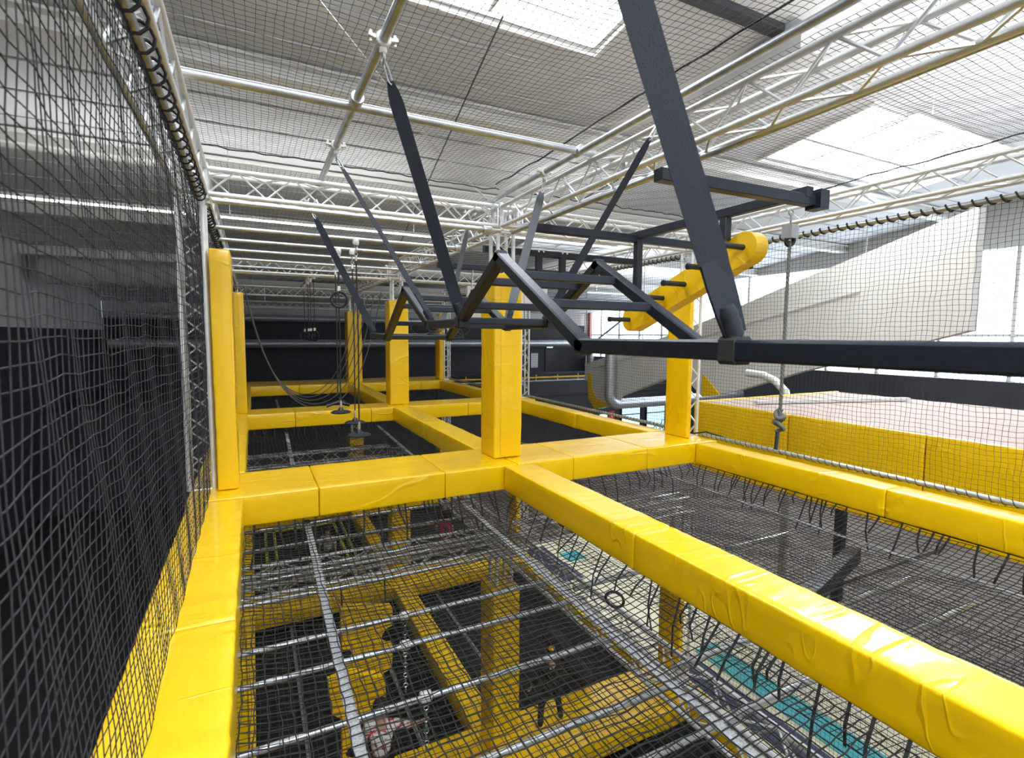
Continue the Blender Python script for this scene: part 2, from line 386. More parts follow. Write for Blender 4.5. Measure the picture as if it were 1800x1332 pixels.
# ribbed cladding of the far dark wall
q = MB()
for z in np.arange(3.5, 6.9, .28): q.box(XL, XR, YF-.03, YF, z, z+.03)
o = q.build('trim_1', DARK); o['kind'] = 'structure'
# translucent window band of the right wall
wr = bpy.data.objects.new('window_6', None); COL.objects.link(wr); wr['kind'] = 'structure'; wr.location = (XR, 12, 4.6)
yb = np.arange(YB, YF+.1, 2.15)
for a, b in zip(yb[:-1], yb[1:]):
    MB().box(XR+.05, XR+.08, a+.05, b-.05, 4.65, 9.25).build('pane', PANE, wr)
for y in yb: MB().box(XR-.06, XR+.1, y-.05, y+.05, 4.6, 9.3).build('mullion', LITE, wr)
MB().box(XR-.05, XR+.1, YB, YF, 6.2, 6.28).build('transom', LITE, wr)
MB().bar((XR-.15, 33.5, 5.2), (XR-.15, 26.5, 8.6), .14, .14).build('wind_brace', DUCT, wr)
MB().box(XR-.25, XR-.05, 33.0, 33.6, 3.3, 9.0).build('corner_post', mat('salmon_post', (.55, .22, .18), .6), wr)
struct('door_1', MB().box(19.95, 20.75, YF-.08, YF, 3.25, 5.35).box(20.6, 20.66, YF-.14, YF-.08, 4.2, 4.25), mat('dark_door', (.008, .008, .01), .5))
tag(MB().box(20.05, 20.55, YF-.16, YF-.04, 5.25, 5.55).build('exit_sign', GREEN), 'lit green and white exit sign above the dark far door', 'exit sign')
q = MB().lathe((20.3, YF-.1, 5.75), [(.1, -.1), (.16, 0), (.1, .1)], n=10)
tag(q.build('emergency_lamp', WHITE, smooth=True), 'small round lamp fixed above the exit sign', 'lamp')
tag(MB().box(18.7, 19.3, YF-.06, YF-.03, 3.75, 4.85).build('poster', WHITE), 'white sheet poster on the dark far wall left of the door', 'poster')
# glass doors of the lower back wall
def glassdoor(i, x0, x1):
    r = bpy.data.objects.new('door_%d' % i, None); COL.objects.link(r); r['kind'] = 'structure'; r.location = (x0, 23.9, GZ)
    MB().box(x0+.07, x1-.07, 23.93, 23.97, GZ+.1, 2.1).build('pane', GLASS, r)
    q = MB()
    for a, b in ((x0, x0+.07), (x1-.07, x1)): q.box(a, b, 23.9, 24, GZ, 2.2)
    q.box(x0, x1, 23.9, 24, 2.1, 2.2).box(x0, x1, 23.9, 24, GZ, GZ+.1).box(x0, x1, 23.9, 24, 1.5, 1.55); q.build('door_frame', WHITE if i == 9 else BLK, r)
glassdoor(2, 19.25, 20.75); glassdoor(3, 21.15, 22.7)
q = MB()
for cx in (21.3, 22.3): q.torus((cx, 23.6, .35), .33, .025, (0, 1, 0), 16, 5)
q.tube([(21.3, 23.6, .35), (21.65, 23.6, .85), (22.1, 23.6, .85), (22.3, 23.6, .35)], .025, 5).tube([(21.65, 23.6, .85), (21.8, 23.6, .35), (22.1, 23.6, .85)], .025, 5).tube([(22.1, 23.6, .85), (22.15, 23.6, 1.1), (22.3, 23.6, 1.1)], .02, 5)
tag(q.build('bicycle', BLK), 'dark bicycle parked before the right glass door', 'bicycle')
tag(MB().box(17.75, 18.2, 23.85, 23.95, 1.25, 1.65).build('exit_sign', GREEN), 'small lit exit sign low on the dark wall left of the glass doors', 'exit sign')
r = thing('fire_sign', (18.45, 23.9, 1.5), 'red square fire equipment sign left of the glass doors', 'sign')
MB().box(18.35, 18.75, 23.88, 23.95, 1.35, 1.8).build('plate', RED, r)
MB().prism([(18.5, 23.87, 1.45), (18.6, 23.87, 1.42), (18.62, 23.87, 1.6), (18.55, 23.87, 1.72), (18.48, 23.87, 1.58)], (0, -.01, 0)).build('flame_symbol', WHITE, r)
# yellow railing on the mezzanine
r = thing('railing', (14, 24.1, 3.25), 'yellow and grey balustrade rail along the mezzanine edge', 'railing')
MB().bar((8, 24.1, 4.12), (22, 24.1, 4.12), .08, .10).build('top_rail', BLK, r)
MB().bar((8, 24.1, 3.9), (22, 24.1, 3.9), .05, .07).build('yellow_rail', YEL, r)
MB().bar((8, 24.03, 3.72), (22, 24.03, 3.72), .05, .05).build('lower_rail', LITE, r)
for x in np.arange(8.2, 22, 1.35): MB().bar((x, 24.1, 3.6), (x, 24.1, 4.1), .05, .05, (0, 1, 0)).build('baluster', YEL, r)
MB().box(8, 22, 23.93, 23.99, 2.9, 3.68).build('kick_panel', DARK, r)
# wires hanging at the far wall
for x, lab in ((16.4, 'left'), (24.0, 'x')):
    if x < 23: tag(MB().tube([(x+1.2, 25.2, 8.8), (x+1.2, 25.2, 3.3)], .025, 6).build('pipe', GAL), 'thin grey pipe rising in front of the dark far wall', 'pipe')
# beige sloping slab with yellow tip
r = thing('sloping_panel', (15, 16, 2.5), 'large beige sloping slab at the right before the bright windows', 'panel')
P = [(21.58, 4.72), (15.83, 6.16), (13.63, 6.79), (10.38, 7.83), (6.0, 9.15), (6.0, 6.3), (10.23, 5.03), (12.51, 4.22), (13.92, 3.89), (14.93, 4.61), (15.79, 4.46), (17.21, 3.96), (18.94, 3.35), (19.47, 2.89), (20.69, 2.57), (21.18, 3.02), (21.31, 3.93), (21.56, 3.91)]
q = MB(); q.prism([(15, y, z) for y, z in P], (.35, 0, 0)); q.build('slab', BEIGE, r)
q = MB(); q.prism([(14.98, y, z) for y, z in ((21.33, 4.3), (21.2, 3.02), (20.69, 2.55), (19.9, 2.72), (19.6, 2.95), (20.5, 3.1), (20.9, 3.5), (21.0, 4.3))], (.4, 0, 0)); q.build('yellow_tip', YEL, r)
for a, b in (((20.9, 4.55), (8.5, 7.4)),): MB().bar((14.97, a[0], a[1]), (14.97, b[0], b[1]), .03, .02).build('seam', LITE, r)
q = MB(); q.prism([(14.97, 13.9, 4.75), (14.97, 13.92, 3.9), (14.97, 13.1, 4.05)], (.4, 0, 0)); q.build('yellow_corner', YEL, r)
for y in (8.5, 13.0, 17.5): MB().bar((15.18, y, 5.2), (15.18, y, roofz(y)-.1), .03, .03, (0, 1, 0)).build('hanger_rod', GAL, r)
# ducts
def duct(name, pts, r_, lab, m=DUCT, n=16):
    q = MB(); q.tube(pts, r_, n); o = thing(name, pts[0], lab, 'duct')
    q.build('duct_pipe', m, o, True)
    L = 0
    P = [Vector(p) for p in pts]
    for a, b in zip(P[:-1], P[1:]):
        d = (b-a); k = int(d.length//2.2)
        for t in range(1, k+1):
            c = a+d*(t/(k+1)); MB().lathe(c, [(r_+.012, -.03), (r_+.02, 0), (r_+.012, .03)], d, n).build('joint_ring', m, o, True)
    return o
def arc(c, r_, a0, a1, pl, n=6):
    out = []
    for i in range(n+1):
        a = a0+(a1-a0)*i/n; e = [0, 0, 0]; e[pl[0]] = math.cos(a)*r_; e[pl[1]] = math.sin(a)*r_
        out.append((c[0]+e[0], c[1]+e[1], c[2]+e[2]))
    return out
duct('air_duct', [(-6.5, 32.6, 5.6), (22.6, 32.6, 5.6)]+arc((22.6, 32.6, 5.0), .6, PI/2, 0, (0, 2))+[(23.2, 32.6, 4.0)], .25, 'long silver round air duct across the dark far wall')
duct('air_duct', [(-6.5, 32.9, 7.05), (10.5, 32.9, 7.05)], .18, 'thinner silver air duct high along the far wall')
duct('air_duct', [(14.6, 19.0, 6.0), (14.6, 19.0, 3.5)]+arc((15.1, 19.0, 3.5), .5, PI, 1.5*PI, (0, 2))+[(18, 19.0, 3.0), (23.3, 19, 3.1)], .24, 'pale elbow duct turning from vertical to horizontal right of the slab tip')
duct('fabric_duct', [(-6.5, 24, 8.4), (11, 24, 8.3)], .55, 'wide grey fabric air duct hanging beyond the trusses', FABD)
duct('air_duct', [(12, 9.6, 5.15), (12, 9.1, 5.12), (12, 8.75, 5.0), (12, 8.45, 4.75), (12, 8.35, 4.3), (12, 8.3, 3.0), (12, 8.3, -.5)], .10, 'curved white tube beside the yellow padded platform', WHITE)
for x in (1.5, 5.5):
    pass
# strip lights under the roof
def strip(x0, x1, y, lab, dz=.3):
    z = roofz(y)-dz; r = thing('strip_light', ((x0+x1)/2, y, z), lab, 'light', 'strip lights under the roof')
    MB().bar((x0, y, z), (x1, y, z), .14, .06).build('light_housing', WHITE, r)
    for xx in (x0+.5, (x0+x1)/2, x1-.5): MB().tube([(xx, y, z), (xx, y, roofz(y)-.03)], .006, 5).build('hanger_wire', GAL, r)
    MB().bar((x0, y, z-.045), (x1, y, z-.045), .10, .03).build('diffuser', STRIP, r)
strip(-5.0, 4.3, 13.2, 'long bright strip light at left beyond the first truss', 1.6)
strip(6.05, 9.4, 12.1, 'bright strip light to the right of the central post truss', 1.75)
strip(14.0, 21.0, 20.0, 'bright strip light near the right window wall', 1.3)
strip(8.0, 16.0, 4.0, 'strip light over the right side of the hall', 2.3)
strip(-5, 8, -3.0, 'strip light behind the camera', 2.75)
# hall floor mats outside the structure, right
def matt(x0, x1, y0, y1, m, lab, z=GZ, h=.1):
    tag(MB().box(x0, x1, y0, y1, z, z+h).build('floor_mat', m), lab, 'mat', 'coloured floor mats')
matt(6.75, 9.5, -4, 14.0, CREAM, 'large cream floor mat right of the climbing structure')
for i, (a, b, t) in enumerate(((2.0, 7.6, 'nearest'), (11.3, 13.6, 'furthest'))):
    matt(7.35, 7.95, a, b, NAVY, 'navy strip on the cream floor, %s one' % t, GZ+.1, .02)
    matt(8.15, 8.75, a+(1.0 if i == 0 else 1.0), b-(.1 if i == 0 else .7), TURQ, 'turquoise rectangle on the cream floor, %s one' % t, GZ+.1, .02)
matt(9.6, 19.5, 8.0, 16.0, FLO, 'brown mat on the hall floor beyond the cream mat')
# yellow padded platform at the right
r = thing('padded_platform', (11, 4, GZ), 'big yellow padded platform with pinkish deck outside the right net', 'platform')
for k in range(5):
    pad('wall_pad', 8.5, 8.6, 8.0-2.1*(k+1)+.01, 8.0-2.1*k-.01, 3.3, 4.74, r, step=.3)
MB().box(8.6, 13.5, -2.5, 8.0, 3.4, 4.72).build('deck', PINKD, r)
pad('end_pad', 8.5, 13.5, 8.0, 8.1, 3.3, 4.74, r, step=.4)
for (x, y) in ((11.5, -2.2), (13.2, 7.6), (13.2, -2.2), (11.5, 3.0)): MB().box(x-.1, x+.1, y-.1, y+.1, GZ, 3.4).build('leg', BLK, r)
tag(MB().bar((9.3, 7.2, 4.77), (13.0, 6.2, 4.77), .12, .06).build('white_board', WHITE), 'white strip lying on the pinkish platform deck', 'board')
# ------------------------------------------------------------------ padded beams, two storeys
TOP = 4.5; TH_ = .31; DZ = 4.2
def beam(lab, segs, group, dz=0.0, pleat=0.0, long=1, step=.09, th=TH_):
    x0 = min(s[0] for s in segs); y0 = min(s[2] for s in segs)
    r = thing('padded_beam', (x0, y0, TOP-th-dz), lab, 'padded beam', group)
    for (a, b, c, d) in segs: pad('pad', a, b, c, d, TOP-th-dz, TOP-dz, r, step=step, pleat=pleat, long=long)
    q = MB()
    if long == 1: q.box((segs[0][0]+segs[0][1])/2-.08, (segs[0][0]+segs[0][1])/2+.08, y0+.02, max(s[3] for s in segs)-.02, TOP-th-dz-.03, TOP-th-dz+.05)
    else: q.box(x0+.02, max(s[1] for s in segs)-.02, (segs[0][2]+segs[0][3])/2-.1, (segs[0][2]+segs[0][3])/2+.1, TOP-th-dz-.03, TOP-th-dz+.05)
    q.build('steel_beam', BLK, r)
    return r
g = .006
def xsegs(cuts, y0, y1): return [(a+g/2, b-g/2, y0, y1) for a, b in zip(cuts[:-1], cuts[1:])]
def ysegs(cuts, x0, x1): return [(x0, x1, a+g/2, b-g/2) for a, b in zip(cuts[:-1], cuts[1:])]
GU, GL = 'yellow padded beams of the upper level', 'yellow padded beams of the lower level'
beam('wide yellow padded cross beam in front of the big central post', xsegs([-.62, .58, 1.98, 2.94, 3.78, 5.05, 6.45], 5.65, 6.68), GU, long=0)
beam('yellow padded cross beam at the second row of posts', xsegs([-.62, .75, 2.3, 3.05, 4.6, 6.45], 11.45, 12.3), GU, long=0)
beam('yellow padded cross beam at the far end of the structure', xsegs([-.62, 1.3, 2.9, 5.3, 6.45], 17.7, 19.6), GU, long=0, step=.16)
beam('glossy creased yellow central beam nearest the camera, running off right', ysegs([-2.2, .6, 3.2, 5.64], 2.74, 3.14), GU, pleat=.004, step=.06)
beam('wrinkled yellow central beam between the first and second post rows', ysegs([6.69, 9.1, 11.44], 2.78, 3.19), GU, pleat=.007, step=.07)
beam('wrinkled yellow central beam between the second and third post rows', ysegs([12.31, 15, 17.69], 2.80, 3.2), GU, pleat=.006, step=.1)
beam('yellow left edge beam nearest the camera, along the left border', ysegs([-2.2, 0.2, 3.2, 5.64], -.60, -.13), GU, pleat=.008, step=.06)
beam('wrinkled yellow left edge beam between first and second post rows', ysegs([6.69, 9.1, 11.44], -.60, -.12), GU, pleat=.012, step=.08)
beam('wrinkled yellow left edge beam between second and third post rows', ysegs([12.31, 15, 17.69], -.60, -.08), GU, pleat=.012, step=.12)
beam('yellow right edge beam nearest the camera beneath the side net', ysegs([-2.2, .5, 3.0, 5.64], 5.98, 6.3), GU, pleat=.006, step=.08)
beam('wrinkled yellow right edge beam beyond the right post', ysegs([6.69, 8.9, 11.44], 5.98, 6.3), GU, pleat=.008, step=.09)
beam('yellow right edge beam of the furthest bay', ysegs([12.31, 15, 17.69], 6.0, 6.3), GU, pleat=.006, step=.12)
beam('lower level wide yellow cross beam under the central post', xsegs([-.62, .6, 1.9, 2.94, 4.2, 5.4, 6.45], 5.65, 6.68), GL, DZ, long=0, step=.15)
beam('lower level yellow cross beam at the second row of posts', xsegs([-.62, .75, 2.3, 3.05, 4.6, 6.45], 11.45, 12.3), GL, DZ, long=0, step=.15)
beam('lower level yellow cross beam at the far end', xsegs([-.62, 1.3, 2.9, 5.3, 6.45], 17.7, 19.2), GL, DZ, long=0, step=.3)
beam('lower level yellow central beam leading away from the central post', ysegs([6.69, 9.1, 11.44], 2.75, 3.15), GL, DZ, step=.12)
beam('lower level yellow central beam beyond the second row of posts', ysegs([12.31, 15, 17.69], 2.75, 3.15), GL, DZ, step=.2)
beam('lower level yellow central beam nearest the camera', ysegs([-1, 2.3, 5.64], 2.75, 3.15), GL, DZ, step=.2)
beam('lower level yellow left edge beam, bay before the second posts', ysegs([6.69, 9.1, 11.44], -.4, -.13), GL, DZ, step=.15)
beam('lower level yellow left edge beam nearest the camera', ysegs([-1, 2.3, 5.64], -.4, -.13), GL, DZ, step=.2)
beam('lower level yellow left edge beam of the furthest bay', ysegs([12.31, 15, 17.69], -.4, -.13), GL, DZ, step=.2)
beam('lower level yellow right edge beam beyond the right post', ysegs([6.69, 9.1, 11.44], 6.0, 6.35), GL, DZ, step=.15)
beam('lower level yellow right edge beam nearest the camera', ysegs([-1, 2.3, 5.64], 6.0, 6.35), GL, DZ, step=.2)
# ------------------------------------------------------------------ trusses
def truss(p, ax, L, lab, group, w=.24, rc=.025, rb=.010, pitch=.27, single=False, name='box_truss', parent=None):
    """box truss from p (centre of end) along axis ax"""
    e = Vector([(1, 0, 0), (0, 1, 0), (0, 0, 1)][ax]); a, b = [Vector(v) for v in (((0, 1, 0), (0, 0, 1)), ((1, 0, 0), (0, 0, 1)), ((1, 0, 0), (0, 1, 0)))[ax]]
    p = Vector(p)
    if parent is None: r = thing(name, p, lab, 'truss' if ax != 2 else 'truss column', group)
    else:
        r = bpy.data.objects.new(name, None); COL.objects.link(r); r.parent = parent; r.location = p-root_loc(parent)
    cs = [(-1, -1), (1, -1), (1, 1), (-1, 1)]; C = [p+a*(x*w/2)+b*(y*w/2) for x, y in cs]
    for c in C: rod('chord', c, c+e*L, rc, ALU, r, 10)
    n = max(2, int(round(L/pitch))); st = L/n; q = MB()
    for fi in range(4):
        c0, c1 = C[fi], C[(fi+1) % 4]
        for i in range(n):
            s, t = (c0, c1) if (i+fi) % 2 == 0 else (c1, c0)
            A_, B_ = s+e*(i*st), t+e*((i+1)*st)
            if single: rod('brace', A_, B_, rb, ALU, r, 5)
            else: q.tube([A_, B_], rb, 4, False)
    for en in (0.0, L):
        for fi in range(4): q.tube([C[fi]+e*en, C[(fi+1) % 4]+e*en], rb*1.2, 5, False)
    o = q.build('lacing', ALU, r, True)
    if not single: o['kind'] = 'stuff'
    return r
GT, GT2 = 'aluminium box trusses above the upper level', 'aluminium box trusses above the lower level'
ZT = 7.6
truss((2.97, -1.2, ZT), 1, 7.15, 'aluminium box truss overhead running from top right to the central post', GT, single=True)
truss((2.97, 6.35, ZT), 1, 5.55, 'aluminium box truss from the central post back to the second post', GT, single=False)
truss((2.97, 12.2, ZT), 1, 5.7, 'aluminium box truss from the second post to the far end', GT)
truss((-.35, 6.1, ZT), 0, 3.15, 'aluminium cross truss left of the central post', GT, single=True)
truss((3.15, 6.1, ZT), 0, 3.1, 'aluminium cross truss right of the central post behind the black frame', GT, single=True)
truss((-.35, 12.0, ZT-.1), 0, 3.15, 'aluminium cross truss left at the second post row', GT)
truss((3.15, 12.0, ZT-.1), 0, 3.1, 'aluminium cross truss right at the second post row', GT)
truss((-.35, 18.0, ZT-.15), 0, 3.15, 'aluminium cross truss left at the far post row', GT)
truss((3.15, 18.0, ZT-.15), 0, 3.1, 'aluminium cross truss right at the far post row', GT)
ft = truss((-.35, 23.0, ZT-.3), 0, 9.5, 'furthest aluminium cross truss before the dark wall', GT)
for x in (.5, 4.4, 8.3): MB().tube([(x, 23.0, ZT-.2), (x, 23.0, roofz(23)-.3)], .012, 6).build('suspension_rod', GAL, ft)
truss((-.48, -1.2, ZT), 1, 7.15, 'aluminium truss along the top of the left net nearest the camera', GT)
truss((-.48, 6.25, ZT), 1, 11.6, 'aluminium truss along the top of the left net beyond the first posts', GT)
truss((6.38, -1.2, ZT+.1), 1, 7.15, 'aluminium truss above the right side net nearest the camera', GT, single=True)
truss((6.38, 6.25, ZT), 1, 11.6, 'aluminium truss above the right side net beyond the right post', GT)
truss((2.97, -1.2, ZT-DZ-.05), 1, 7.15, 'lower truss seen through the floor net, running to the central post', GT2, single=True)
truss((2.97, 6.35, ZT-DZ-.05), 1, 5.55, 'lower truss beyond the central post under the floor net', GT2)
truss((-.35, 6.1, ZT-DZ), 0, 3.15, 'lower cross truss under the wide yellow beam, left', GT2)
truss((3.15, 6.1, ZT-DZ), 0, 3.1, 'lower cross truss under the wide yellow beam, right', GT2)
truss((-.35, 12.0, ZT-DZ), 0, 3.15, 'lower cross truss at the second post row, left', GT2)
# columns and post pads
GP, GPL, GC = 'yellow padded posts of the upper level', 'yellow padded posts of the lower level', 'truss columns'
def post(x, y, px0, px1, py0, py1, z0, z1, zc, lab, gp, st=.12):
    r = thing('padded_post', (x, y, z0), lab, 'padded post', gp)
    pad('pad', px0, px1, py0, py1, z0+.003, z1, r, r=.02, step=st, amp=.006, pleat=.004, long=2)
    truss((x, y, z0), 2, zc, None, None, w=.22, rb=.009, pitch=.2, name='truss_column', parent=r)
    return r
for dz, gp, wd, zc in ((0, GP, '', 2.93), (DZ, GPL, 'lower level ', 2.93)):
    lab = 'big yellow padded post in the middle of the picture' if dz == 0 else 'lower level yellow padded post below the big central post'
    r = post(2.97, 6.21, 2.77, 3.17, 6.0, 6.44, TOP-dz, 6.9-dz, zc, lab, gp, .09)
    if dz == 0:
        MB().lathe((2.765, 6.33, 6.62), [(.022, 0), (.022, .012), (.012, .016)], (-1, 0, 0), 10).build('eyelet', WHITE, r)
        MB().box(2.86, 2.866, 5.990, 5.996, TOP+.02, 6.85).build('seam', YEL, r)
    post(3.03, 12.02, 2.81, 3.25, 11.8, 12.25, TOP-dz, 6.9-dz, zc, wd+'yellow padded post second in the central row', gp)
    post(3.09, 18.2, 2.86, 3.32, 17.9, 18.5, TOP-dz, 6.9-dz, zc, wd+'yellow padded post third in the central row', gp, .2)
    post(6.35, 6.2, 6.1, 6.19, 5.95, 6.44, TOP-dz, 6.9-dz, zc, wd+'yellow padded post at the right beside the side net', gp)
    post(6.37, 12.0, 6.1, 6.21, 11.8, 12.25, TOP-dz, 6.9-dz, zc, wd+'yellow padded post at the right in the second row', gp)
    post(6.42, 18.2, 6.1, 6.25, 18.0, 18.5, TOP-dz, 6.9-dz, zc, wd+'yellow padded post at the far right in the third row', gp, .2)
    post(-.51, 6.2, -.36, -.17, 5.95, 6.5, TOP-dz, 6.95-dz, zc, wd+'yellow padded post on the left edge, nearest one', gp)
    post(-.47, 12.0, -.32, -.13, 11.75, 12.3, TOP-dz, 6.95-dz, zc, wd+'yellow padded post on the left edge in the second row', gp)
q = None
# node blocks where trusses meet
for y in (6.1, 12.0, 18.0):
    for x in (2.97, -.48, 6.38):
        q = MB(); zc = ZT-(0 if y < 7 else .08)
        for a in (-1, 1):
            for b in (-1, 1):
                q.tube([(x+a*.12, y+b*.12, zc-.17), (x+a*.12, y+b*.12, zc+.17)], .028, 8)
                q.tube([(x-.15, y+a*.12, zc+b*.12), (x+.15, y+a*.12, zc+b*.12)], .028, 8)
                q.tube([(x+a*.12, y-.15, zc+b*.12), (x+a*.12, y+.15, zc+b*.12)], .028, 8)
        side = {2.97: 'central', -.48: 'left', 6.38: 'right'}[x]; rr = {6.1: 'first', 12.0: 'second', 18.0: 'far'}[y]
        tag(q.build('truss_corner', ALU, None, True), 'truss corner block on top of the %s column in the %s row' % (side, rr), 'truss corner', 'truss corner blocks')
# ------------------------------------------------------------------ galvanised tubes
def gtube(p, q_, r_, lab, grp, name='steel_tube'):
    o = thing(name, p, lab, 'tube', grp); rod('tube_body', p, q_, r_, GAL, o, 16); return o
def collar(c, d, lab, r_=.045, L=.11):
    d = Vector(d).normalized(); c = Vector(c); q = MB().lathe(c-d*L/2, [(r_, 0), (r_+.004, .01), (r_+.004, L-.01), (r_, L)], d, 16)
    s = d.orthogonal().normalized(); q.lathe(c+s*r_, [(.012, 0), (.012, .025), (.006, .028)], s, 8)
    tag(q.build('tube_coupler', GAL, None, True), lab, 'coupler', 'tube couplers')
GO = 'galvanised tubes overhead'
gtube((.73, -1.3, 7.8), (.73, 7.65, 7.8), .029, 'long galvanised tube overhead from top centre down to the cross truss', GO)
gtube((-.55, 4.1, 7.8), (2.89, 4.1, 7.8), .032, 'galvanised cross tube overhead from the left border to the truss', GO)
gtube((2.89, 4.1, 7.8), (3.66, 4.1, 7.8), .030, 'short galvanised tube continuing under the central truss', GO)
gtube((2.74, -1.3, 7.80), (2.74, 7.6, 7.78), .029, 'galvanised tube fixed along the top left of the central truss', GO)
gtube((3.16, 1.0, 7.50), (2.97, 5.9, 7.40), .026, 'galvanised tube with yellow reflection under the central truss', GO)
gtube((-.3, 5.9, 7.40), (2.8, 5.9, 7.40), .026, 'galvanised tube under the left cross truss', GO)
for i, y in enumerate((7.32, 8.22, 9.16, 10.2, 11.25)):
    gtube((-.4, y, 7.4), (2.87, y, 7.4), .026, 'galvanised monkey bar tube, %s of five behind the cross truss' % ('first', 'second', 'third', 'fourth', 'fifth')[i], 'overhead bars in the second bay')
gtube((-.4, 16.2, 7.45), (2.87, 16.2, 7.45), .026, 'galvanised bar in the far left bay', GO)
gtube((1.42, 13.0, 7.62), (1.42, 18.2, 7.62), .03, 'open ended galvanised tube carrying the far gym rings', GO)
for i, y in enumerate((2.28, 2.72, 3.41, 4.09, 4.55, 5.38, 5.88, 6.75, 7.45, 8.5, 9.8)):
    gtube((-.4, y, 3.5), (2.88, y, 3.5), .024, 'galvanised bar under the floor net, %s counted from the camera' % ('first', 'second', 'third', 'fourth', 'fifth', 'sixth', 'seventh', 'eighth', 'ninth', 'tenth', 'eleventh')[i], 'bars below the floor net')
for i, y in enumerate((2.30, 2.87, 4.30)):
    gtube((2.9, y, 3.5), (6.3, y, 3.5), .03, 'galvanised cross tube below the right bay net, %s one' % ('nearest', 'middle', 'furthest')[i], 'tubes below the right bay')
collar((.73, 3.98, 7.8), (0, 1, 0), 'grey coupler where the long tube meets the cross tube')
collar((2.74, 4.1, 7.8), (0, 1, 0), 'grey coupler where the cross tube meets the truss tube')
collar((3.3, 4.1, 7.75), (1, 0, 0), 'grey coupler under the central truss')
collar((2.62, 5.9, 7.4), (1, 0, 0), 'grey coupler at the end of the left cross tube')
for i, y in enumerate((7.32, 8.22, 9.16)): collar((2.78, y, 7.4), (1, 0, 0), 'grey end coupler on overhead bar number %s from the front' % ('one', 'two', 'three')[i])
# ------------------------------------------------------------------ nets
def sagz(U, V, nu, nv, z, s): return z-s*np.sin(np.clip(U/nu, 0, 1)*PI)*np.sin(np.clip(V/nv, 0, 1)*PI)
def cnet(x0, x1, y0, y1, z, sag, cell, r_, m, lab, st=3, jit=.006, grp=None):
    nu = int((x1-x0)/cell); nv = int((y1-y0)/cell)
    return net('safety_net', lambda U, V: (x0+(x1-x0)*U/nu, y0+(y1-y0)*V/nv, sagz(U, V, nu, nv, z, sag)), nu, nv, r_, m, lab, st, st, jit, group=grp)
GN = 'nets'
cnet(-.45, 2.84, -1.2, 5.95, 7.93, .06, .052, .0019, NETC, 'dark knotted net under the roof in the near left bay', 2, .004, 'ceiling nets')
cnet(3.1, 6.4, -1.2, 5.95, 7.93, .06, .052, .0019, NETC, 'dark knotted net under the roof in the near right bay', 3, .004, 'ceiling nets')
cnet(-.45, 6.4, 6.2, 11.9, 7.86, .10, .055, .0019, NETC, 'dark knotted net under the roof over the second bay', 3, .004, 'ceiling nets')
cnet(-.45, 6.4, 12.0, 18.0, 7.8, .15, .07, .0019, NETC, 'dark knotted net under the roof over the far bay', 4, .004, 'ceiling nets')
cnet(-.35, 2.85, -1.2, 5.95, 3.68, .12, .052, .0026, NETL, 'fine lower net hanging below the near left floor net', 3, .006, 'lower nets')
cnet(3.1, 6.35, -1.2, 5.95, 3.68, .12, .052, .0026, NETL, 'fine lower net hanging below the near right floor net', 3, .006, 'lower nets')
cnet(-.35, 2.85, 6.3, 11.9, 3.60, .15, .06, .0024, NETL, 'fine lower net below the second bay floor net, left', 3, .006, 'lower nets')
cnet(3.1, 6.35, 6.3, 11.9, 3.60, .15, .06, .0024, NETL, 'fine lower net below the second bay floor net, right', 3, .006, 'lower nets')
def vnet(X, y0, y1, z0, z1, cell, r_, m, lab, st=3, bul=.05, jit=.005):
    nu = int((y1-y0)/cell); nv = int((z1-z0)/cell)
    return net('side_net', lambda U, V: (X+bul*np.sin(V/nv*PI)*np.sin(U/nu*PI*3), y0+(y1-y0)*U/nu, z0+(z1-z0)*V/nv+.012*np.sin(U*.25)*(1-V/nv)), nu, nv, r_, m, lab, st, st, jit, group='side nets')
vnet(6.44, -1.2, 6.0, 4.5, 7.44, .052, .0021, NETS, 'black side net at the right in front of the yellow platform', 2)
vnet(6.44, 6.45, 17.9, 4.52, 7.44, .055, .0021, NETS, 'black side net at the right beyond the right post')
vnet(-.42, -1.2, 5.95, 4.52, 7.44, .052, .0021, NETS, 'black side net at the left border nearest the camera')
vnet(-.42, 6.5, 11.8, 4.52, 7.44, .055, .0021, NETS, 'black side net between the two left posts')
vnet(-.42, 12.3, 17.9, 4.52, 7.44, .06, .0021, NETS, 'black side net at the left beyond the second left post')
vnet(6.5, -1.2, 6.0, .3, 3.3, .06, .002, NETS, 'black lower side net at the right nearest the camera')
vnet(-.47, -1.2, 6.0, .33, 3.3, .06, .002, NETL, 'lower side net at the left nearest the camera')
def xnet(Y, x0, x1, z0, z1, lab, m=NETS):
    nu = int((x1-x0)/.06); nv = int((z1-z0)/.06)
    return net('side_net', lambda U, V: (x0+(x1-x0)*U/nu, Y+.05*np.sin(V/nv*PI), z0+(z1-z0)*V/nv), nu, nv, .0019, m, lab, 4, 4, .004, group='side nets')
xnet(18.4, -.4, 6.4, 4.5, 7.4, 'dark back net across the far end of the upper level')
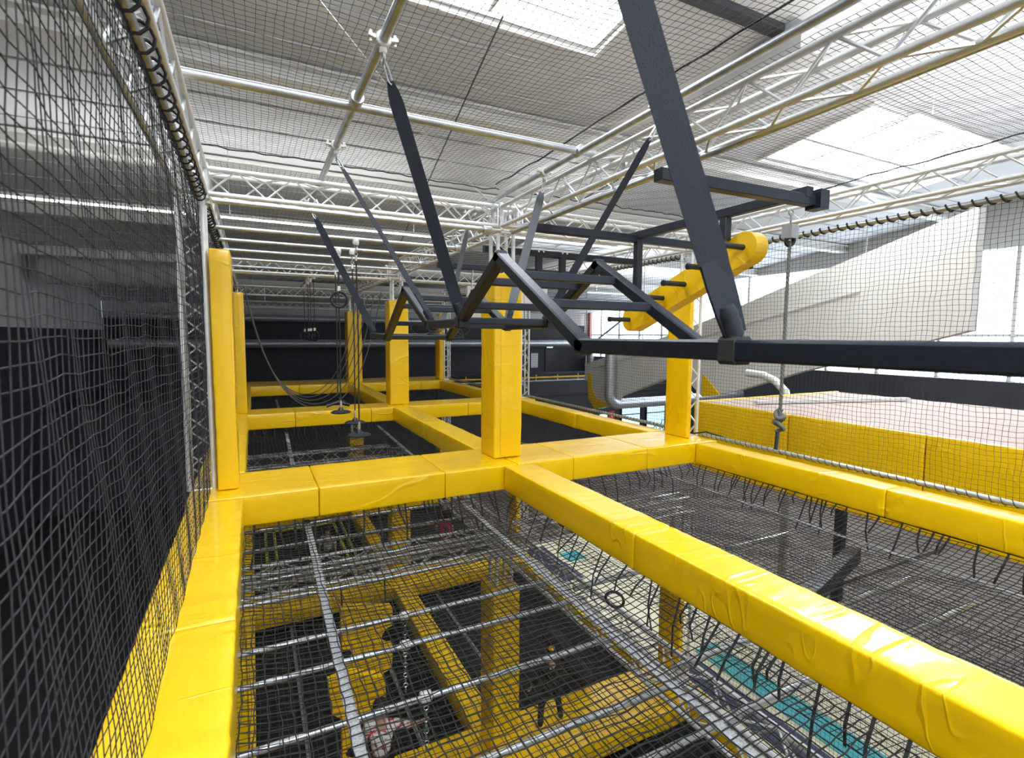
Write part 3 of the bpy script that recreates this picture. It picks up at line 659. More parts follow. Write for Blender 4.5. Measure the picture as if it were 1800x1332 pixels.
# floor nets with lashing straps
def fnet(x0, x1, y0, y1, z, sag, cell, r_, lab, st, lash, edges):
    nu = int((x1-x0)/cell); nv = int((y1-y0)/cell)
    root = thing('floor_net', ((x0+x1)/2, (y0+y1)/2, z), lab, 'net', 'climbing floor nets')
    def fn(U, V):
        u = U/nu; v = V/nv; e = np.minimum(np.minimum(u, 1-u)*(x1-x0), np.minimum(v, 1-v)*(y1-y0))
        zz = z-sag*(1-np.exp(-e/.45))-.02*np.sin(u*9+1)*np.sin(v*14)
        return x0+(x1-x0)*u, y0+(y1-y0)*v, zz
    net('mesh', fn, nu, nv, r_, NETF, None, st, st, cell*.10, parent=root)
    rnd = random.Random(int(x0*100+y0*10))
    k = 0
    for e in edges:
        L = (y1-y0) if e in 'LR' else (x1-x0); t = .08
        while t < L-.05:
            if e == 'L': p = (x0+.02, y0+t)
            elif e == 'R': p = (x1-.02, y0+t)
            elif e == 'B': p = (x0+t, y0+.02)
            else: p = (x0+t, y1-.02)
            ln = rnd.uniform(.12, .42)*lash; dx, dy = rnd.uniform(-.05, .05), rnd.uniform(-.05, .05)
            inn = {'L': (1, 0), 'R': (-1, 0), 'B': (0, 1), 'F': (0, -1)}[e]; o_ = rnd.uniform(0, .06)
            a = Vector((p[0]-inn[0]*.05, p[1]-inn[1]*.05, TOP-TH_+.004)); b = Vector((p[0]+inn[0]*o_+dx*.4, p[1]+inn[1]*o_+dy*.4, TOP-TH_-ln*.5)); c = Vector((b.x+dx+inn[0]*.03, b.y+dy+inn[1]*.03, TOP-TH_-ln))
            if k < 290:
                MB().ribbon([a, b, c], .019, .005, (1, .3, 0) if e in 'BF' else (.3, 1, 0)).build('lashing_strap', ROPE, root)
            k += 1; t += rnd.choice((.05, .08, .12, .16, .22))
    return root
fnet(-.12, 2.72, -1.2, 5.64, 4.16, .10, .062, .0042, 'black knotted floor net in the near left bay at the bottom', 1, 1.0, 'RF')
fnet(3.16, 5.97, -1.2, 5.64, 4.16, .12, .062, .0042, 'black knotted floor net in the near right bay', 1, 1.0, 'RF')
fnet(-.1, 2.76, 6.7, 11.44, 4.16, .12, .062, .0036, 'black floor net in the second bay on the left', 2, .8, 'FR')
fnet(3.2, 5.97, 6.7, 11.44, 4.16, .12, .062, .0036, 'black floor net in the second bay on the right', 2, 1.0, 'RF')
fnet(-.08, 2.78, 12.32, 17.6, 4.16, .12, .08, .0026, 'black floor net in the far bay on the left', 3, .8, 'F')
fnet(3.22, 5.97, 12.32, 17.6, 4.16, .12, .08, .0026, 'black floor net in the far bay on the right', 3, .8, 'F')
# slack straps lying with the nets and hanging ring
tag(MB().torus((2.62, 3.28, 3.93), .075, .012, (.7, .6, .2), 20, 6).build('hanging_ring', ROPE, None, True), 'black ring hanging below the central beam', 'ring')
# flat worn straps beneath the floor nets
def fstrap(x0, x1, y0, y1, z, lab, wd=.06):
    n = 24; P = [(x0+(x1-x0)*i/n, y0+(y1-y0)*i/n, z-.03*math.sin(PI*i/n)) for i in range(n+1)]
    tag(MB().ribbon(P, wd, .012, (1, 0, 0)).build('support_strap', FLAT), lab, 'strap', 'flat straps under the floor nets')
fstrap(.47, .37, 5.9, .0, 4.08, 'pale worn flat strap running down the left half of the near net')
fstrap(2.24, 2.10, 5.9, .0, 4.08, 'pale worn flat strap running diagonally beside the central beam', .058)
fstrap(.58, .46, 11.6, 6.5, 4.08, 'pale flat strap in the left of the second bay')
fstrap(2.47, 2.36, 11.6, 6.5, 4.08, 'pale flat strap in the second bay beside the central beam', .058)
fstrap(5.45, 5.5, 5.9, 0, 4.06, 'grey flat strap in the near right bay beside the right edge beam', .05)
fstrap(.62, .6, 17.7, 12.1, 4.06, 'pale flat strap in the far left bay')
fstrap(2.5, 2.5, 17.7, 12.1, 4.06, 'pale flat strap in the far bay near the central beam')
# edge ropes of the nets
def wavy(p, q_, n, amp, seed=0):
    p = Vector(p); q_ = Vector(q_); out = []
    for i in range(n+1):
        t = i/n; c = p.lerp(q_, t); k = amp*noise.noise(Vector((t*n*.35, seed, 1.3))); out.append(c+Vector((k*.6, 0, k)))
    return out
def erope(p, q_, lab, r_=.007, amp=.03, n=60, m=ROPE): tag(MB().tube(wavy(p, q_, n, amp, p[0]), r_, 5).build('edge_rope', m, None, True), lab, 'rope', 'net edge ropes')
erope((2.70, -1.2, 7.96), (2.72, 5.9, 7.93), 'thick black edge rope of the roof net along the central truss', .008, .05)
erope((-.4, 5.85, 7.90), (2.75, 5.85, 7.88), 'black edge rope of the roof net along the left cross truss')
erope((3.2, 5.85, 7.90), (6.3, 5.85, 7.88), 'black edge rope of the roof net along the right cross truss')
erope((6.30, 1.0, 7.98), (6.32, 5.9, 7.90), 'black edge rope above the right side net')
# side net top tube with spiral lacing
def spiral(p, q_, R, turns, r_, lab):
    p = Vector(p); q_ = Vector(q_); d = (q_-p); e = d.normalized(); u = e.orthogonal().normalized(); v = e.cross(u); n = turns*9
    P = [p+d*(i/n)+(u*math.cos(2*PI*turns*i/n)+v*math.sin(2*PI*turns*i/n))*R*(1+.15*noise.noise(Vector((i*.2, 0, 0)))) for i in range(n+1)]
    tag(MB().tube(P, r_, 4).build('lacing_rope', ROPE, None, True), lab, 'rope', 'spiral net lacings')
for a, b, w_ in ((-1.2, 5.95, 'nearest the camera'), (6.45, 17.9, 'beyond the right post')):
    gtube((6.44, a, 7.44), (6.44, b, 7.44), .03, 'tube along the top of the right side net, %s' % w_, 'side net rails')
    gtube((6.44, a, 4.54), (6.44, b, 4.54), .028, 'tube along the foot of the right side net, %s' % w_, 'side net rails')
    spiral((6.44, a, 7.44), (6.44, b, 7.44), .04, int((b-a)/.11), .009, 'black spiral lacing round the top tube of the right net, %s' % w_)
    spiral((6.44, a, 4.54), (6.44, b, 4.54), .033, int((b-a)/.09), .004, 'thin lacing round the foot tube of the right net, %s' % w_)
for a, b, w_ in ((6.5, 11.8, 'between the posts'), (-1.2, 5.95, 'nearest the camera')):
    gtube((-.42, a, 7.42), (-.42, b, 7.42), .028, 'tube along the top of the left side net, %s' % w_, 'side net rails')
    spiral((-.40, a, 7.42), (-.40, b, 7.42), .05, int((b-a)/.17), .008, 'black spiral lacing on the left net top, %s' % w_)
q = MB().tube([(6.3, 6.0, 4.56), (6.42, 5.85, 4.6), (6.5, 5.6, 4.56), (6.55, 5.45, 4.52)], .012, 6)
tag(q.build('edge_rope', ROPE, None, True), 'black rope end lying on the yellow beam at the right post', 'rope')
# ------------------------------------------------------------------ zigzag hanging frame
r = thing('zigzag_ladder', (1.71, 3, 6.0), 'black steel zigzag hanging ladder slung from the straps', 'climbing frame')
RB = [(-.9, 6.06), (1.95, 6.06), (2.84, 6.57), (3.50, 6.20)]
RA = [(3.46, 6.195), (4.22, 6.19), (4.98, 6.54), (5.76, 6.08), (6.55, 6.10)]
for X in (1.35, 2.07):
    for poly, e in ((RB, 0), (RA, .0)):
        for (a, b), (c, d) in zip(poly[:-1], poly[1:]):
            dv = Vector((0, c-a, d-b)).normalized()*.03
            MB().bar((X, a-dv.y, b-dv.z), (X, c+dv.y, d+dv.z), .066, .072, (1, 0, 0), .008).build('side_rail', BLK, r)
def rung(y, z): MB().bar((1.37, y, z), (2.05, y, z), .05, .05, (0, 0, 1), .006).build('rung', BLK, r)
for y, z in ((.2, 6.06), (1.0, 6.06), (1.93, 6.06), (2.31, 6.27), (2.64, 6.45), (3.06, 6.45), (3.30, 6.31), (3.50, 6.21), (4.2, 6.19), (4.52, 6.34), (4.8, 6.46), (5.2, 6.40), (5.5, 6.23), (5.77, 6.08), (6.5, 6.10)): rung(y, z)
def hang(p, q_, lab, m=WEB, wd=.065, bow=0.0, tw=.0, side=(.9, -.44, 0), clampdir=(0, 1, 0), tube_c=None):
    """strap from clamp at p to rail at q_"""
    p = Vector(p); q_ = Vector(q_); r = thing('hanging_strap', p, lab, 'strap', 'webbing straps carrying the zigzag ladder')
    tc_ = Vector(tube_c) if tube_c else p+Vector((0, 0, .04)); cdv = Vector(clampdir).normalized()
    c = MB().lathe(tc_-cdv*.028, [(.040, 0), (.046, .006), (.046, .050), (.040, .056)], cdv, 16); s = cdv.cross(Vector((0, 0, 1))).normalized()
    for k in (-1, 1):
        c.bar(tc_+s*k*.045, tc_+s*k*.085+Vector((0, 0, .01)), .045, .02)
        c.lathe(tc_+s*k*.07+Vector((0, 0, -.025)), [(.01, 0), (.01, .06), (.005, .065)], (0, 0, 1), 8)
    c.lathe(tc_+Vector((0, 0, -.075)), [(.018, 0), (.024, .012), (.020, .035)], (0, 0, 1), 10); c.build('clamp', WHITE, r, True)
    e0 = tc_+Vector((0, 0, -.10)); MB().torus(e0, .030, .008, s, 16, 6).build('eye_ring', GAL, r, True)
    d = (q_-p).normalized(); e1 = e0+d*.12
    q = MB(); nn = s
    q.tube([e0+nn*.0, e0+d*.05+nn*.012, e1+nn*.014, e1+d*.02, e1-nn*.014, e0+d*.05-nn*.012, e0], .006, 6); q.build('shackle', GAL, r, True)
    top = e1; bot = q_; n = 26; P = []; W = []; SD = []
    sv = Vector(side); s2 = sv.cross(d).normalized()
    for i in range(n+1):
        t = i/n; c = top.lerp(bot, t)+Vector((0, 0, -1))*bow*math.sin(PI*t)
        P.append(c); k = 1.0
        if t < .06: k = .45+t*9
        if t > .86: k = 1-(t-.86)*3.2
        W.append(wd*max(k, .45)); a = tw*(1+.15*math.sin(t*5)) if t < .85 else tw*(1+.15*math.sin(4.25))+(t-.85)*3
        SD.append(tuple(sv*math.cos(a)+s2*math.sin(a)))
    MB().ribbon(P, W, .004, SD).build('webbing', m, r, False)
    # sewn sleeve and loop round the rail
    L = [bot+(top-bot)*t for t in (.0, .05, .10, .15)]
    MB().ribbon(L, [wd*.8, wd*.95, wd*1.02, wd*1.0], .012, SD[-3]).build('sleeve', m, r)
    rc_ = bot+Vector((0, 0, -.05)); MB().bar(rc_-Vector((0, .03, 0)), rc_+Vector((0, .03, 0)), .082, .088, (0, 0, 1), .012).build('rail_loop', ROPE, r)
    MB().lathe(bot+Vector((0, 0, -.015)), [(.022, 0), (.032, .012), (.030, .03), (.034, .05), (.029, .07), (.033, .085), (.024, .11)], top-bot, 12).build('knot', WEB, r, True)
    return r
XLr, XRr = 1.35, 2.07
hang((.73, 3.13, 7.76), (XLr, 3.50, 6.25), 'black webbing strap hanging from the middle clamp of the long tube', WEB, .085)
hang((.73, 5.0, 7.76), (XLr, 4.18, 6.24), 'grey black webbing strap from the second visible clamp on the long tube', WEB, .08, tw=.9)
hang((.73, 7.2, 7.76), (XLr, 6.5, 6.15), 'black webbing strap at the far left end of the zigzag ladder', WEB, .085)
hang((.73, 1.26, 7.76), (XLr, 1.13, 6.11), 'wide black webbing strap crossing the upper right, nearest the camera', WEB, .095, tube_c=(.73, 1.26, 7.8))
hang((2.74, 4.72, 7.74), (XRr, 4.2, 6.25), 'grey webbing strap in front of the big yellow post', WEBG, .085, tw=.5)
hang((2.74, 3.05, 7.74), (XRr, 3.48, 6.27), 'black webbing strap from the truss tube to the middle of the ladder', WEB, .08, tw=.7)
hang((2.74, 6.75, 7.74), (XRr, 6.45, 6.15), 'slack bluish webbing strap from the end of the truss tube', WEBG, .07, .30, tw=.6)
# ------------------------------------------------------------------ black square-tube frame with peg board
r = thing('hanging_steel_frame', (4.3, 3, 7.3), 'black square tube frame hung in the right bay', 'steel frame')
def fb(p, q_, s=.09): MB().bar(p, q_, s, s, (0, 0, 1), .006).build('frame_bar', BLK, r)
fb((2.66, 2.95, 7.27), (4.4, 2.95, 7.29)); fb((4.31, 2.9, 7.35), (4.31, 5.25, 7.35))
fb((2.80, 5.12, 7.31), (6.3, 5.12, 7.31)); fb((2.90, 6.64, 7.3), (5.6, 6.64, 7.3)); fb((2.85, 8.5, 7.3), (5.6, 8.5, 7.3))
def fv(x, y, z0, z1): MB().bar((x, y, z0), (x, y, z1), .085, .085, (0, 1, 0), .006).build('frame_post', BLK, r)
fv(4.31, 5.1, 6.58, 7.3); fv(4.31, 3.78, 7.08, 7.3); fv(3.75, 6.6, 6.6, 7.26); fv(4.15, 6.6, 6.6, 7.26); fv(3.9, 8.5, 6.7, 7.26)
q = MB()
for x, y in ((3.72, 6.58), (3.8, 6.58), (4.12, 6.58), (4.2, 6.58)): q.lathe((x, y-.03, 7.32), [(.014, 0), (.014, .012)], (0, -1, 0), 8)
q.build('bolt', WHITE, r)
q = MB().box(4.40, 4.52, 2.86, 3.0, 7.22, 7.38); q.build('end_plate', BLK, r)
# yellow peg board
r = thing('peg_board', (4.45, 4.4, 6.3), 'slanting yellow padded peg board with six black pegs', 'peg board')
A_ = Vector((4.36, 5.28, 6.33)); B_ = Vector((4.36, 3.60, 6.99)); d = (B_-A_).normalized(); u = Vector((0, -d.z, d.y)); u = u if u.z > 0 else -u
h = .155; P = []
for i in range(13): a = PI/2+PI*i/12; P.append(A_+d*math.cos(a)*h*1+u*math.sin(a)*h)
for i in range(13): a = -PI/2+PI*i/12; P.append(B_+d*math.cos(a)*h+u*math.sin(a)*h)
MB().prism(P, (.17, 0, 0)).build('board', YEL, r)
for t in (-.01, .17, .35, .55, .76, 1.0):
    c = A_.lerp(B_, t)+u*.0; c.x = 4.36
    MB().lathe(c, [(.029, 0), (.029, .29), (.034, .295), (.034, .325), (.024, .33)], (-1, 0, 0), 12).build('peg', BLK, r, True)
for y in (5.1, 3.68):
    z = A_.lerp(B_, (5.28-y)/1.8).z; MB().box(4.53, 4.56, y-.05, y+.05, z-.12, z+.12).build('bracket', BLK, r)
# pale board panel behind
r = thing('back_panel', (4.4, 8.6, 6.4), 'pale grey plywood panel hanging behind the ladder', 'panel')
MB().box(3.42, 4.55, 8.55, 8.62, 6.42, 6.98).build('board', WOOD, r); MB().box(4.56, 5.05, 8.55, 8.62, 6.62, 7.0).build('board', WOOD, r)
for x in (3.5, 4.9): MB().tube([(x, 8.55, 6.95), (x, 8.5, 7.3)], .012, 6).build('hanger', GAL, r)
# hanging rope with knot at right
r = thing('knotted_rope', (4.5, 3.2, 7.3), 'grey climbing rope with a knot near its end, at the right', 'rope')
X0, Y0 = 4.50, 3.20
q = MB()
for z in (7.36, 7.26): q.torus((X0, Y0, z), .03, .009, (0, 1, 0), 12, 6)
q.box(X0-.05, X0+.05, Y0-.05, Y0+.05, 7.02, 7.14); q.tube([(X0, Y0, 7.24), (X0, Y0, 7.1)], .01, 6); q.build('swivel', GAL, r, True)
MB().torus((X0, Y0, 7.0), .04, .02, (.3, 1, .2), 12, 6).build('eye_splice', ROPE, r, True)
n = 90; zz = [7.0-(7.0-5.36)*i/n for i in range(n+1)]
q = MB()
for k in range(3): q.tube([(X0-.02*(i/n)+.008*math.cos(i*.9+k*2.09), Y0+.008*math.sin(i*.9+k*2.09), z) for i, z in enumerate(zz)], .0095, 6)
q.build('rope_strand', ROPG, r, True)
kn = [(X0-.02+.038*math.cos(a*1.0)*(1-.1*math.sin(a*3)), Y0+.035*math.sin(a*1.0), 5.40-.16*a/(4*PI)+.02*math.sin(a*1.5)) for a in np.linspace(0, 4*PI, 40)]
q = MB(); q.tube(kn, .02, 8); kn2 = [(X0-.03+.03*math.sin(a), Y0+.03*math.cos(a*1.3), 5.40-.2*a/(3*PI)) for a in np.linspace(0, 3*PI, 30)]; q.tube(kn2, .019, 8); q.build('knot', ROPG, r, True)
MB().tube([(X0-.04, Y0, 5.20), (X0-.06, Y0-.01, 5.13), (X0-.08, Y0-.02, 5.04)], .018, 8).build('bound_end', BLK, r, True)
# ------------------------------------------------------------------ second bay: swinging discs, ring, hanging ropes
def swing(x, y, zt, zb, lab, kind):
    r = thing('swing_rope', (x, y, zt), lab, 'swing', 'swinging grips in the second bay')
    MB().lathe((x, y, zt-.03), [(.035, -.03), (.045, 0), (.045, .05), (.03, .07)], (0, 0, 1), 12).build('clamp', WHITE, r, True)
    q = MB()
    for i in range(3): q.torus((x, y, zt-.08-.05*i), .022, .006, (1, 0, 0) if i % 2 else (0, 1, 0), 10, 5)
    q.build('chain', GAL, r, True)
    MB().tube([(x, y, zt-.2), (x+.01, y, (zt+zb)/2), (x, y, zb+.18)], .010, 6).build('cord', ROPE, r, True)
    MB().lathe((x, y, zt-.27), [(.013, 0), (.015, .02), (.013, .07)], (0, 0, 1), 8).build('sleeve', WHITE, r, True)
    if kind == 'disc':
        MB().lathe((x, y, zb+.02), [(.012, .16), (.02, .10), (.014, .03)], (0, 0, -1) if False else (0, 0, 1), 8).build('shackle', GAL, r, True)
        MB().lathe((x, y, zb-.03), [(.12, 0), (.155, .008), (.16, .022), (.13, .04), (.05, .05), (.03, .09), (.015, .1)], (0, 0, 1), 20).build('disc', BLK, r, True)
    elif kind == 'bar':
        MB().tube([(x-.19, y, zb-.02), (x-.12, y, zb+.0), (x, y, zb+.04), (x+.12, y, zb+.0), (x+.19, y, zb-.02)], .028, 8).build('handle_bar', BLK, r, True)
    else:
        MB().torus((x, y, zb-.1), .115, .02, (.3, 1, 0), 26, 8).build('ring', BLK, r, True)
        MB().box(x-.02, x+.02, y-.012, y+.012, zb, zb+.1).build('buckle', WHITE, r)
    return r
swing(1.26, 8.7, 7.38, 4.86, 'round black disc swing, left one of the group', 'disc')
swing(1.28, 9.16, 7.38, 4.92, 'black bar swing behind the left disc', 'bar')
swing(1.40, 8.22, 7.38, 4.75, 'round black disc swing in the middle of the group', 'disc')
swing(1.30, 7.32, 7.38, 4.72, 'round black disc swing, lowest and nearest of the group', 'disc')
swing(1.20, 8.22, 7.38, 6.74, 'black gym ring hanging high beside the swing cords', 'ring')
for i, (x, y) in enumerate(((1.42, 16.6), (1.42, 15.4), (1.42, 14.8), (1.42, 13.9))):
    r = thing('gym_ring', (x, y, 7.6), 'black gym ring on a thin rope, %s of four in the far left bay' % ('leftmost', 'second', 'third', 'rightmost')[i], 'ring', 'gym rings far away')
    MB().tube([(x, y, 7.6), (x, y, 6.28)], .009, 5).build('cord', ROPE, r, True)
    MB().torus((x, y, 6.08), .12, .018, (.3+.3*i, 1, 0), 24, 6).build('ring', BLK, r, True)
    MB().box(x-.025, x+.025, y-.02, y+.02, 6.2, 6.28).build('buckle', WHITE, r)
    MB().lathe((x, y, 7.5), [(.04, 0), (.05, .04), (.05, .12), (.03, .16)], (0, 0, 1), 10).build('clamp', WHITE, r, True)
for i, y in enumerate((12.7, 13.5, 14.3, 15.1, 15.9)):
    P = []
    for k in range(41):
        t = k/40; x = -.12+2.95*t; s = math.cosh((t-.5)*5.2)/math.cosh(2.6); P.append((x, y, 7.15-2.75*(1-s)/(1-1/math.cosh(2.6))))
    tag(MB().tube(P, .013, 6).build('slack_rope', ROPG, None, True), 'slack grey rope sagging across the far left bay, %s from the camera' % ('first', 'second', 'third', 'fourth', 'fifth')[i], 'rope', 'sagging ropes')
# small wire tangle of the far right bay
P = [(4.6+.5*math.sin(a*1.7)+.3*math.sin(a*.6), 13.5+.5*math.cos(a), 6.25+.22*math.sin(a*2.3)) for a in np.linspace(0, 26, 160)]
tag(MB().tube(P, .008, 4).build('rope_tangle', ROPG, None, True), 'tangled thin ropes hanging behind the ladder in the far bay', 'rope')
# ------------------------------------------------------------------ lower level
MB_ = MB().box(-.55, 6.4, -1.2, 19.4, -.42, -.30)
tag(MB_.build('black_mat', MATB), 'black landing mat filling the lower level pits', 'mat')
q = MB().box(XL+.05, -.62, YB+.05, 23.9, GZ, GZ+.05); tag(q.build('black_mat', MATB), 'black floor covering left of the climbing structure', 'mat')
def lnet(x0, x1, y0, y1, lab):
    nu = int((x1-x0)/.09); nv = int((y1-y0)/.09)
    net('floor_net', lambda U, V: (x0+(x1-x0)*U/nu, y0+(y1-y0)*V/nv, sagz(U, V, nu, nv, -.02, .12)), nu, nv, .0028, NETL, lab, 3, 3, .006, group='lower level floor nets')
lnet(-.1, 2.72, -1, 5.6, 'lower level floor net, near left bay'); lnet(-.1, 2.72, 6.7, 11.4, 'lower level floor net, second left bay')
lnet(3.2, 5.95, 6.7, 11.4, 'lower level floor net, second right bay'); lnet(-.1, 2.72, 12.4, 17.6, 'lower level floor net, far left bay')
def lstrap(x, y0, y1, lab, m=FLAT): tag(MB().box(x-.03, x+.03, y0, y1, -.06, -.05).build('support_strap', m), lab, 'strap', 'flat straps of the lower level')
GR = mat('dull_grey_strap', (.16, .16, .155), .8)
lstrap(.55, 6.7, 11.4, 'dull strap on the lower net of the second left bay', GR); lstrap(2.1, 6.7, 11.4, 'dull strap on the lower net near the central beam', GR)
lstrap(3.75, 6.7, 11.4, 'dull strap on the lower net right of the central beam', GR)
for i, x in enumerate((.18, .42)): tag(MB().box(x-.035, x+.035, 12.4, 17.4, -.05, -.03).build('edge_tape', LIME), 'lime yellow line on the far lower mat, %s pair' % ('left of left', 'right of left')[i], 'line', 'lime lines')
for i, x in enumerate((2.2, 2.42)): tag(MB().box(x-.035, x+.035, 12.4, 17.4, -.05, -.03).build('edge_tape', LIME), 'lime yellow line on the far lower mat, %s pair' % ('left of right', 'right of right')[i], 'line', 'lime lines')
tag(MB().box(.2, 2.2, 17.3, 17.4, -.05, -.03).build('edge_tape', LIME), 'lime yellow line across the end of the far lower mat', 'line', 'lime lines')
# hanging yellow boards with cut-outs
def board(lab, P, y, th, m=YEL):
    r = thing('hanging_board', (P[0][0], y, P[0][1]), lab, 'board', 'yellow hanging boards of the lower level')
    MB().prism([(x, y, z) for x, z in P], (0, th, 0)).build('board_panel', m, r); return r
def bite(cx, cz, r_, a0, a1, n=8): return [(cx+r_*math.cos(a0+(a1-a0)*i/n), cz+r_*math.sin(a0+(a1-a0)*i/n)) for i in range(n+1)]
Yb = 7.1
q = board('tall yellow hanging board with round notches, upper one', [(.97, 2.36), (1.68, 2.2)]+bite(1.68, 1.78, .16, PI/2, 1.5*PI)+[(1.66, 1.3), (1.3, 1.18), (.98, 1.2)]+bite(.98, 1.62, .15, -PI/2, PI/2), Yb, .16)
for x in (1.0, 1.6): MB().tube([(x, Yb+.08, 2.28), (x, 7.42, 3.5)], .012, 6).build('cord', ROPE, q)
q = board('yellow hanging board with a slanted slot, middle one', [(.76, 1.5), (1.05, 1.55), (1.5, 1.35), (1.52, 1.0), (1.36, .88), (1.12, .8), (.92, .95), (.8, 1.05)], Yb-.25, .16)
q = board('yellow hanging board with round notch, lowest one', [(.9, 1.05), (1.12, 1.1), (1.12, .75)]+bite(1.1, .5, .17, PI/2, 1.5*PI)+[(1.5, .42), (1.5, .2), (.9, .2)], Yb-.4, .16)
# clamps with short chains on the lower bars
for i, (x, y) in enumerate(((1.19, 4.55), (1.07, 4.09), (1.04, 3.41))):
    r = thing('chain_clamp', (x, y, 3.48), 'white clamp with chain on the lower bar, %s one' % ('far', 'middle', 'near')[i], 'clamp', 'clamps on the lower bars')
    MB().lathe((x-.04, y+.01, 3.5), [(.036, 0), (.042, .01), (.042, .07), (.036, .08)], (1, 0, 0), 14).build('clamp', WHITE, r, True)
    q = MB()
    for k in range(8): q.torus((x, y, 3.42-.045*k), .018, .005, (1, 0, 0) if k % 2 else (0, 1, 0), 8, 4)
    q.build('chain', GAL, r, True)
# black padded cylinder and black beam at bottom right
tag(MB().lathe((4.35, 7.25, 1.08), [(.08, 0), (.15, .04), (.16, .2), (.16, .9), (.14, 1.0), (.05, 1.04)], (.35, -.55, -.55), 16).build('padded_roller', CLB, None, True), 'black padded roller tilted over the lower yellow beam', 'roller')
tag(MB().bar((5.05, 3.5, 2.95), (7.3, 4.0, 3.15), .16, .2).build('steel_beam', BLK), 'dark steel beam at the lower right behind the net', 'beam')
# ------------------------------------------------------------------ people
def skinmesh(name, joints, edges, m, parent, root_i=0, sub=1):
    me = bpy.data.meshes.new(name); off = root_loc(parent)
    me.from_pydata([Vector(j[0])-off for j in joints], edges, []); me.materials.append(m)
    o = bpy.data.objects.new(name, me); COL.objects.link(o); o.parent = parent
    sk = o.modifiers.new('skin', 'SKIN'); sk.use_smooth_shade = True
    sv = me.skin_vertices[0].data if me.skin_vertices else None
    if sv is None:
        bpy.context.view_layer.objects.active = o
        sv = me.skin_vertices.new().data if hasattr(me.skin_vertices, 'new') else None
    for i, j in enumerate(joints):
        sv[i].radius = (j[1], j[1]*(j[2] if len(j) > 2 else 1)); sv[i].use_root = (i == root_i)
    ss = o.modifiers.new('sub', 'SUBSURF'); ss.levels = sub; ss.render_levels = sub
    return o
def person(base, rz, h, lab, top_m, leg_m, pose):
    """joints in a local frame: x right, y forward, z up, for height 1.7"""
    s = h/1.7; c, sn = math.cos(rz), math.sin(rz); base = Vector(base)
    r = thing('person', base, lab, 'person')
    def T(p): x, y, z = p[0]*s, p[1]*s, p[2]*s; return base+Vector((x*c-y*sn, x*sn+y*c, z))
    J = dict(pel=(0, 0, .93), wai=(0, .0, 1.08), che=(0, 0, 1.28), nec=(0, 0, 1.45), hed=(0, .02, 1.56), crn=(0, .02, 1.66),
             hl=(-.09, 0, .90), kl=(-.10, .02, .49), al=(-.10, 0, .09), tl=(-.10, .15, .04),
             hr=(.09, 0, .90), kr=(.10, .02, .49), ar=(.10, 0, .09), tr=(.10, .15, .04),
             sl=(-.18, 0, 1.38), el=(-.24, .02, 1.10), wl=(-.26, .10, .87), sr=(.18, 0, 1.38), er=(.24, .02, 1.10), wr=(.26, .10, .87))
    J.update(pose)
    R = dict(pel=.12, wai=.105, che=.125, nec=.05, hed=.082, crn=.07, hl=.085, kl=.055, al=.04, tl=.032, hr=.085, kr=.055, ar=.04, tr=.032,
             sl=.05, el=.038, wl=.025, sr=.05, er=.038, wr=.025)
    K = list(J); js = [(T(J[k]), R[k]*s) for k in K]; ix = {k: i for i, k in enumerate(K)}
    E = [('pel', 'wai'), ('wai', 'che'), ('che', 'nec'), ('nec', 'hed'), ('hed', 'crn'), ('pel', 'hl'), ('hl', 'kl'), ('kl', 'al'), ('al', 'tl'), ('pel', 'hr'), ('hr', 'kr'), ('kr', 'ar'), ('ar', 'tr'),
         ('che', 'sl'), ('sl', 'el'), ('el', 'wl'), ('che', 'sr'), ('sr', 'er'), ('er', 'wr')]
    ed = [(ix[a], ix[b]) for a, b in E]
    for wv, ev, sg in (('wl', 'el', -1), ('wr', 'er', 1)):
        W = Vector(J[wv]); D = (W-Vector(J[ev])).normalized(); sd = D.cross(Vector((0, 1, 0))); sd = sd.normalized() if sd.length > .1 else Vector((1, 0, 0))
        pm = W+D*.06; js.append((T(pm), .026*s)); pi = len(js)-1; ed.append((ix[wv], pi))
        for f, (o_, L) in enumerate(((-.03, .055), (-.01, .07), (.01, .066), (.03, .05))):
            a = pm+D*.035+sd*o_; b = a+D*L*.5+Vector((0, 0, -.004)); c2 = b+D*L*.5+Vector((0, .01, -.01))
            i0 = len(js); js += [(T(a), .010*s), (T(b), .009*s), (T(c2), .008*s)]; ed += [(pi, i0), (i0, i0+1), (i0+1, i0+2)]
        a = W+D*.03+sd*sg*-.035; b = a+D*.04+sd*sg*-.02; i0 = len(js); js += [(T(a), .011*s), (T(b), .009*s)]; ed += [(ix[wv], i0), (i0, i0+1)]
    skinmesh('body', js, ed, SKIN, r)
    def cloth(nm, ks, es, rr, m):
        jj = [(T(J[k]), rr[k]*s) for k in ks]; ii = {k: i for i, k in enumerate(ks)}
        skinmesh(nm, jj, [(ii[a], ii[b]) for a, b in es], m, r)
    J['ml'] = tuple((Vector(J['sl'])+Vector(J['el']))/2); J['mr'] = tuple((Vector(J['sr'])+Vector(J['er']))/2)
    cloth('shirt', ['pel', 'wai', 'che', 'sl', 'ml', 'el', 'sr', 'mr', 'er'], [('pel', 'wai'), ('wai', 'che'), ('che', 'sl'), ('sl', 'ml'), ('ml', 'el'), ('che', 'sr'), ('sr', 'mr'), ('mr', 'er')],
          dict(pel=.15, wai=.135, che=.15, sl=.068, ml=.062, el=.056, sr=.068, mr=.062, er=.056), top_m)
    if top_m is CLB: cloth('sleeve', ['ml', 'el', 'wl'], [('ml', 'el'), ('el', 'wl')], dict(ml=.085, el=.078, wl=.06), top_m); cloth('sleeve', ['mr', 'er', 'wr'], [('mr', 'er'), ('er', 'wr')], dict(mr=.085, er=.078, wr=.06), top_m)
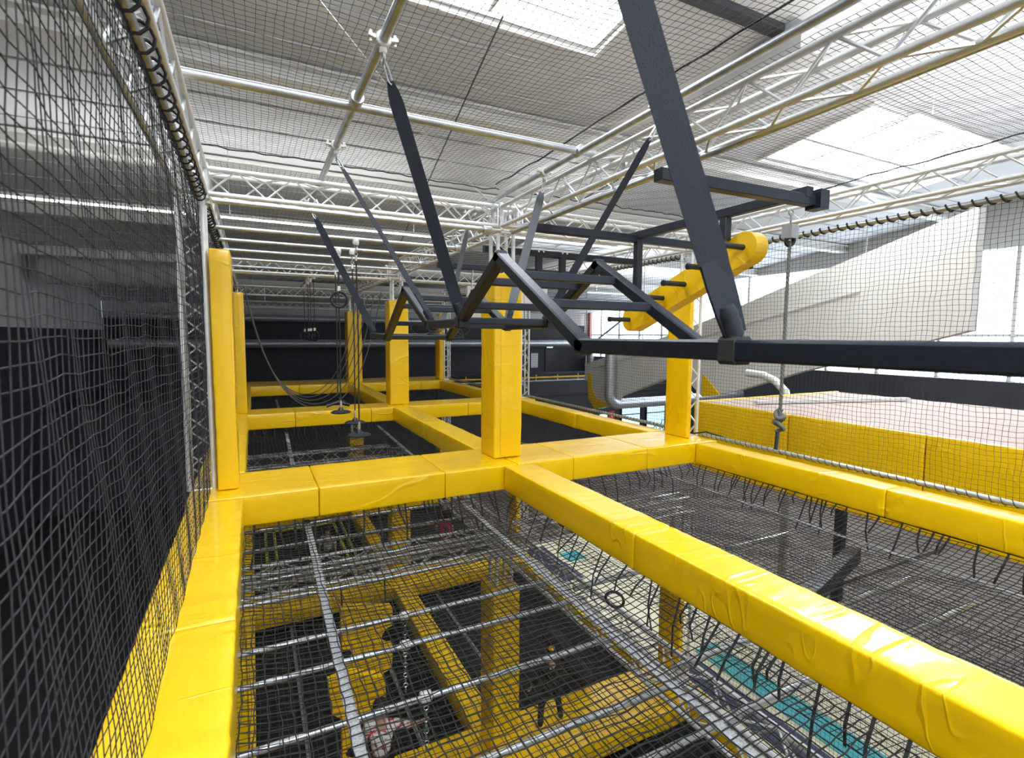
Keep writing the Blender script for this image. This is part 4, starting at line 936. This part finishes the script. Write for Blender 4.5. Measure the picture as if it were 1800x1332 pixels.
    cloth('trousers', ['pel', 'hl', 'kl', 'al', 'hr', 'kr', 'ar'], [('pel', 'hl'), ('hl', 'kl'), ('kl', 'al'), ('pel', 'hr'), ('hr', 'kr'), ('kr', 'ar')],
          dict(pel=.13, hl=.105, kl=.075, al=.062, hr=.105, kr=.075, ar=.062), leg_m)
    H = T(J['crn']); Hd = T(J['hed']); back = Vector((sn, -c, 0))
    q = MB(); vs = []; 
    ctr = (H+Hd)/2+Vector((0, 0, .02*s))+back*.015*s; n1, n2 = 12, 9; R_ = .108*s
    for i in range(n2+1):
        ph = PI*.72*i/n2
        for j in range(n1):
            a = 2*PI*j/n1; e = Vector((math.sin(ph)*math.cos(a), math.sin(ph)*math.sin(a), math.cos(ph)))
            front = e.dot(-back); k = 1.0 if not (front > .35 and e.z < .45) else .72
            vs.append(ctr+e*R_*k)
    q.add(vs, [(i*n1+j, i*n1+(j+1) % n1, (i+1)*n1+(j+1) % n1, (i+1)*n1+j) for i in range(n2) for j in range(n1)]); q.build('hair', HAIR, r, True)
    # face
    f = Hd-back*.075*s; rt_ = Vector((c, sn, 0))
    q = MB().lathe(f+Vector((0, 0, .015*s)), [(.014*s, -.01), (.010*s, .01*s), (.004*s, .03*s)], -back, 8); q.build('nose', SKIN, r, True)
    q = MB()
    for k in (-1, 1): q.lathe(f+rt_*k*.03*s+Vector((0, 0, .04*s)), [(.010*s, 0), (.008*s, .006), (.003, .009)], -back, 8)
    q.build('eyes', HAIR, r, True)
    MB().bar(f-back*.004+rt_*-.02*s+Vector((0, 0, -.025*s)), f-back*.004+rt_*.02*s+Vector((0, 0, -.025*s)), .008, .008).build('mouth', PINK, r)
    return r
person((1.22, 5.82, .3), math.radians(-20), 1.5, 'person with dark hair in a white and red patterned shirt at the bottom', SHW, CLB,
       dict(er=(.38, .16, 1.2), wr=(.52, .34, 1.1)))
person((1.55, 13.4, -.1), math.radians(160), 1.35, 'child in a grey striped shirt behind the pale strap, far lower bay', SHS, CLB, {})
person((4.75, 13.6, .0), math.radians(150), 1.5, 'person in pink trousers and dark top in the far right lower bay', CLB, PINK, dict(kl=(-.16, .1, .5)))
person((3.80, 6.2, .3), math.radians(8), 1.2, 'person all in black standing astride on the lower yellow beam', CLB, CLB,
       dict(kl=(-.2, .06, .5), al=(-.27, 0, .09), tl=(-.29, .14, .04), kr=(.2, -.02, .5), ar=(.27, -.04, .09), tr=(.30, .1, .04), el=(-.33, .05, 1.15), wl=(-.38, .15, .95), er=(.33, .05, 1.15), wr=(.36, .2, 1.0)))
tag(MB().torus((3.80, 6.19, 1.52), .035, .018, (0, 0, 1), 12, 6).build('hair_band', YEL, None, True), 'small yellow band on the head of the person in black', 'hair band')
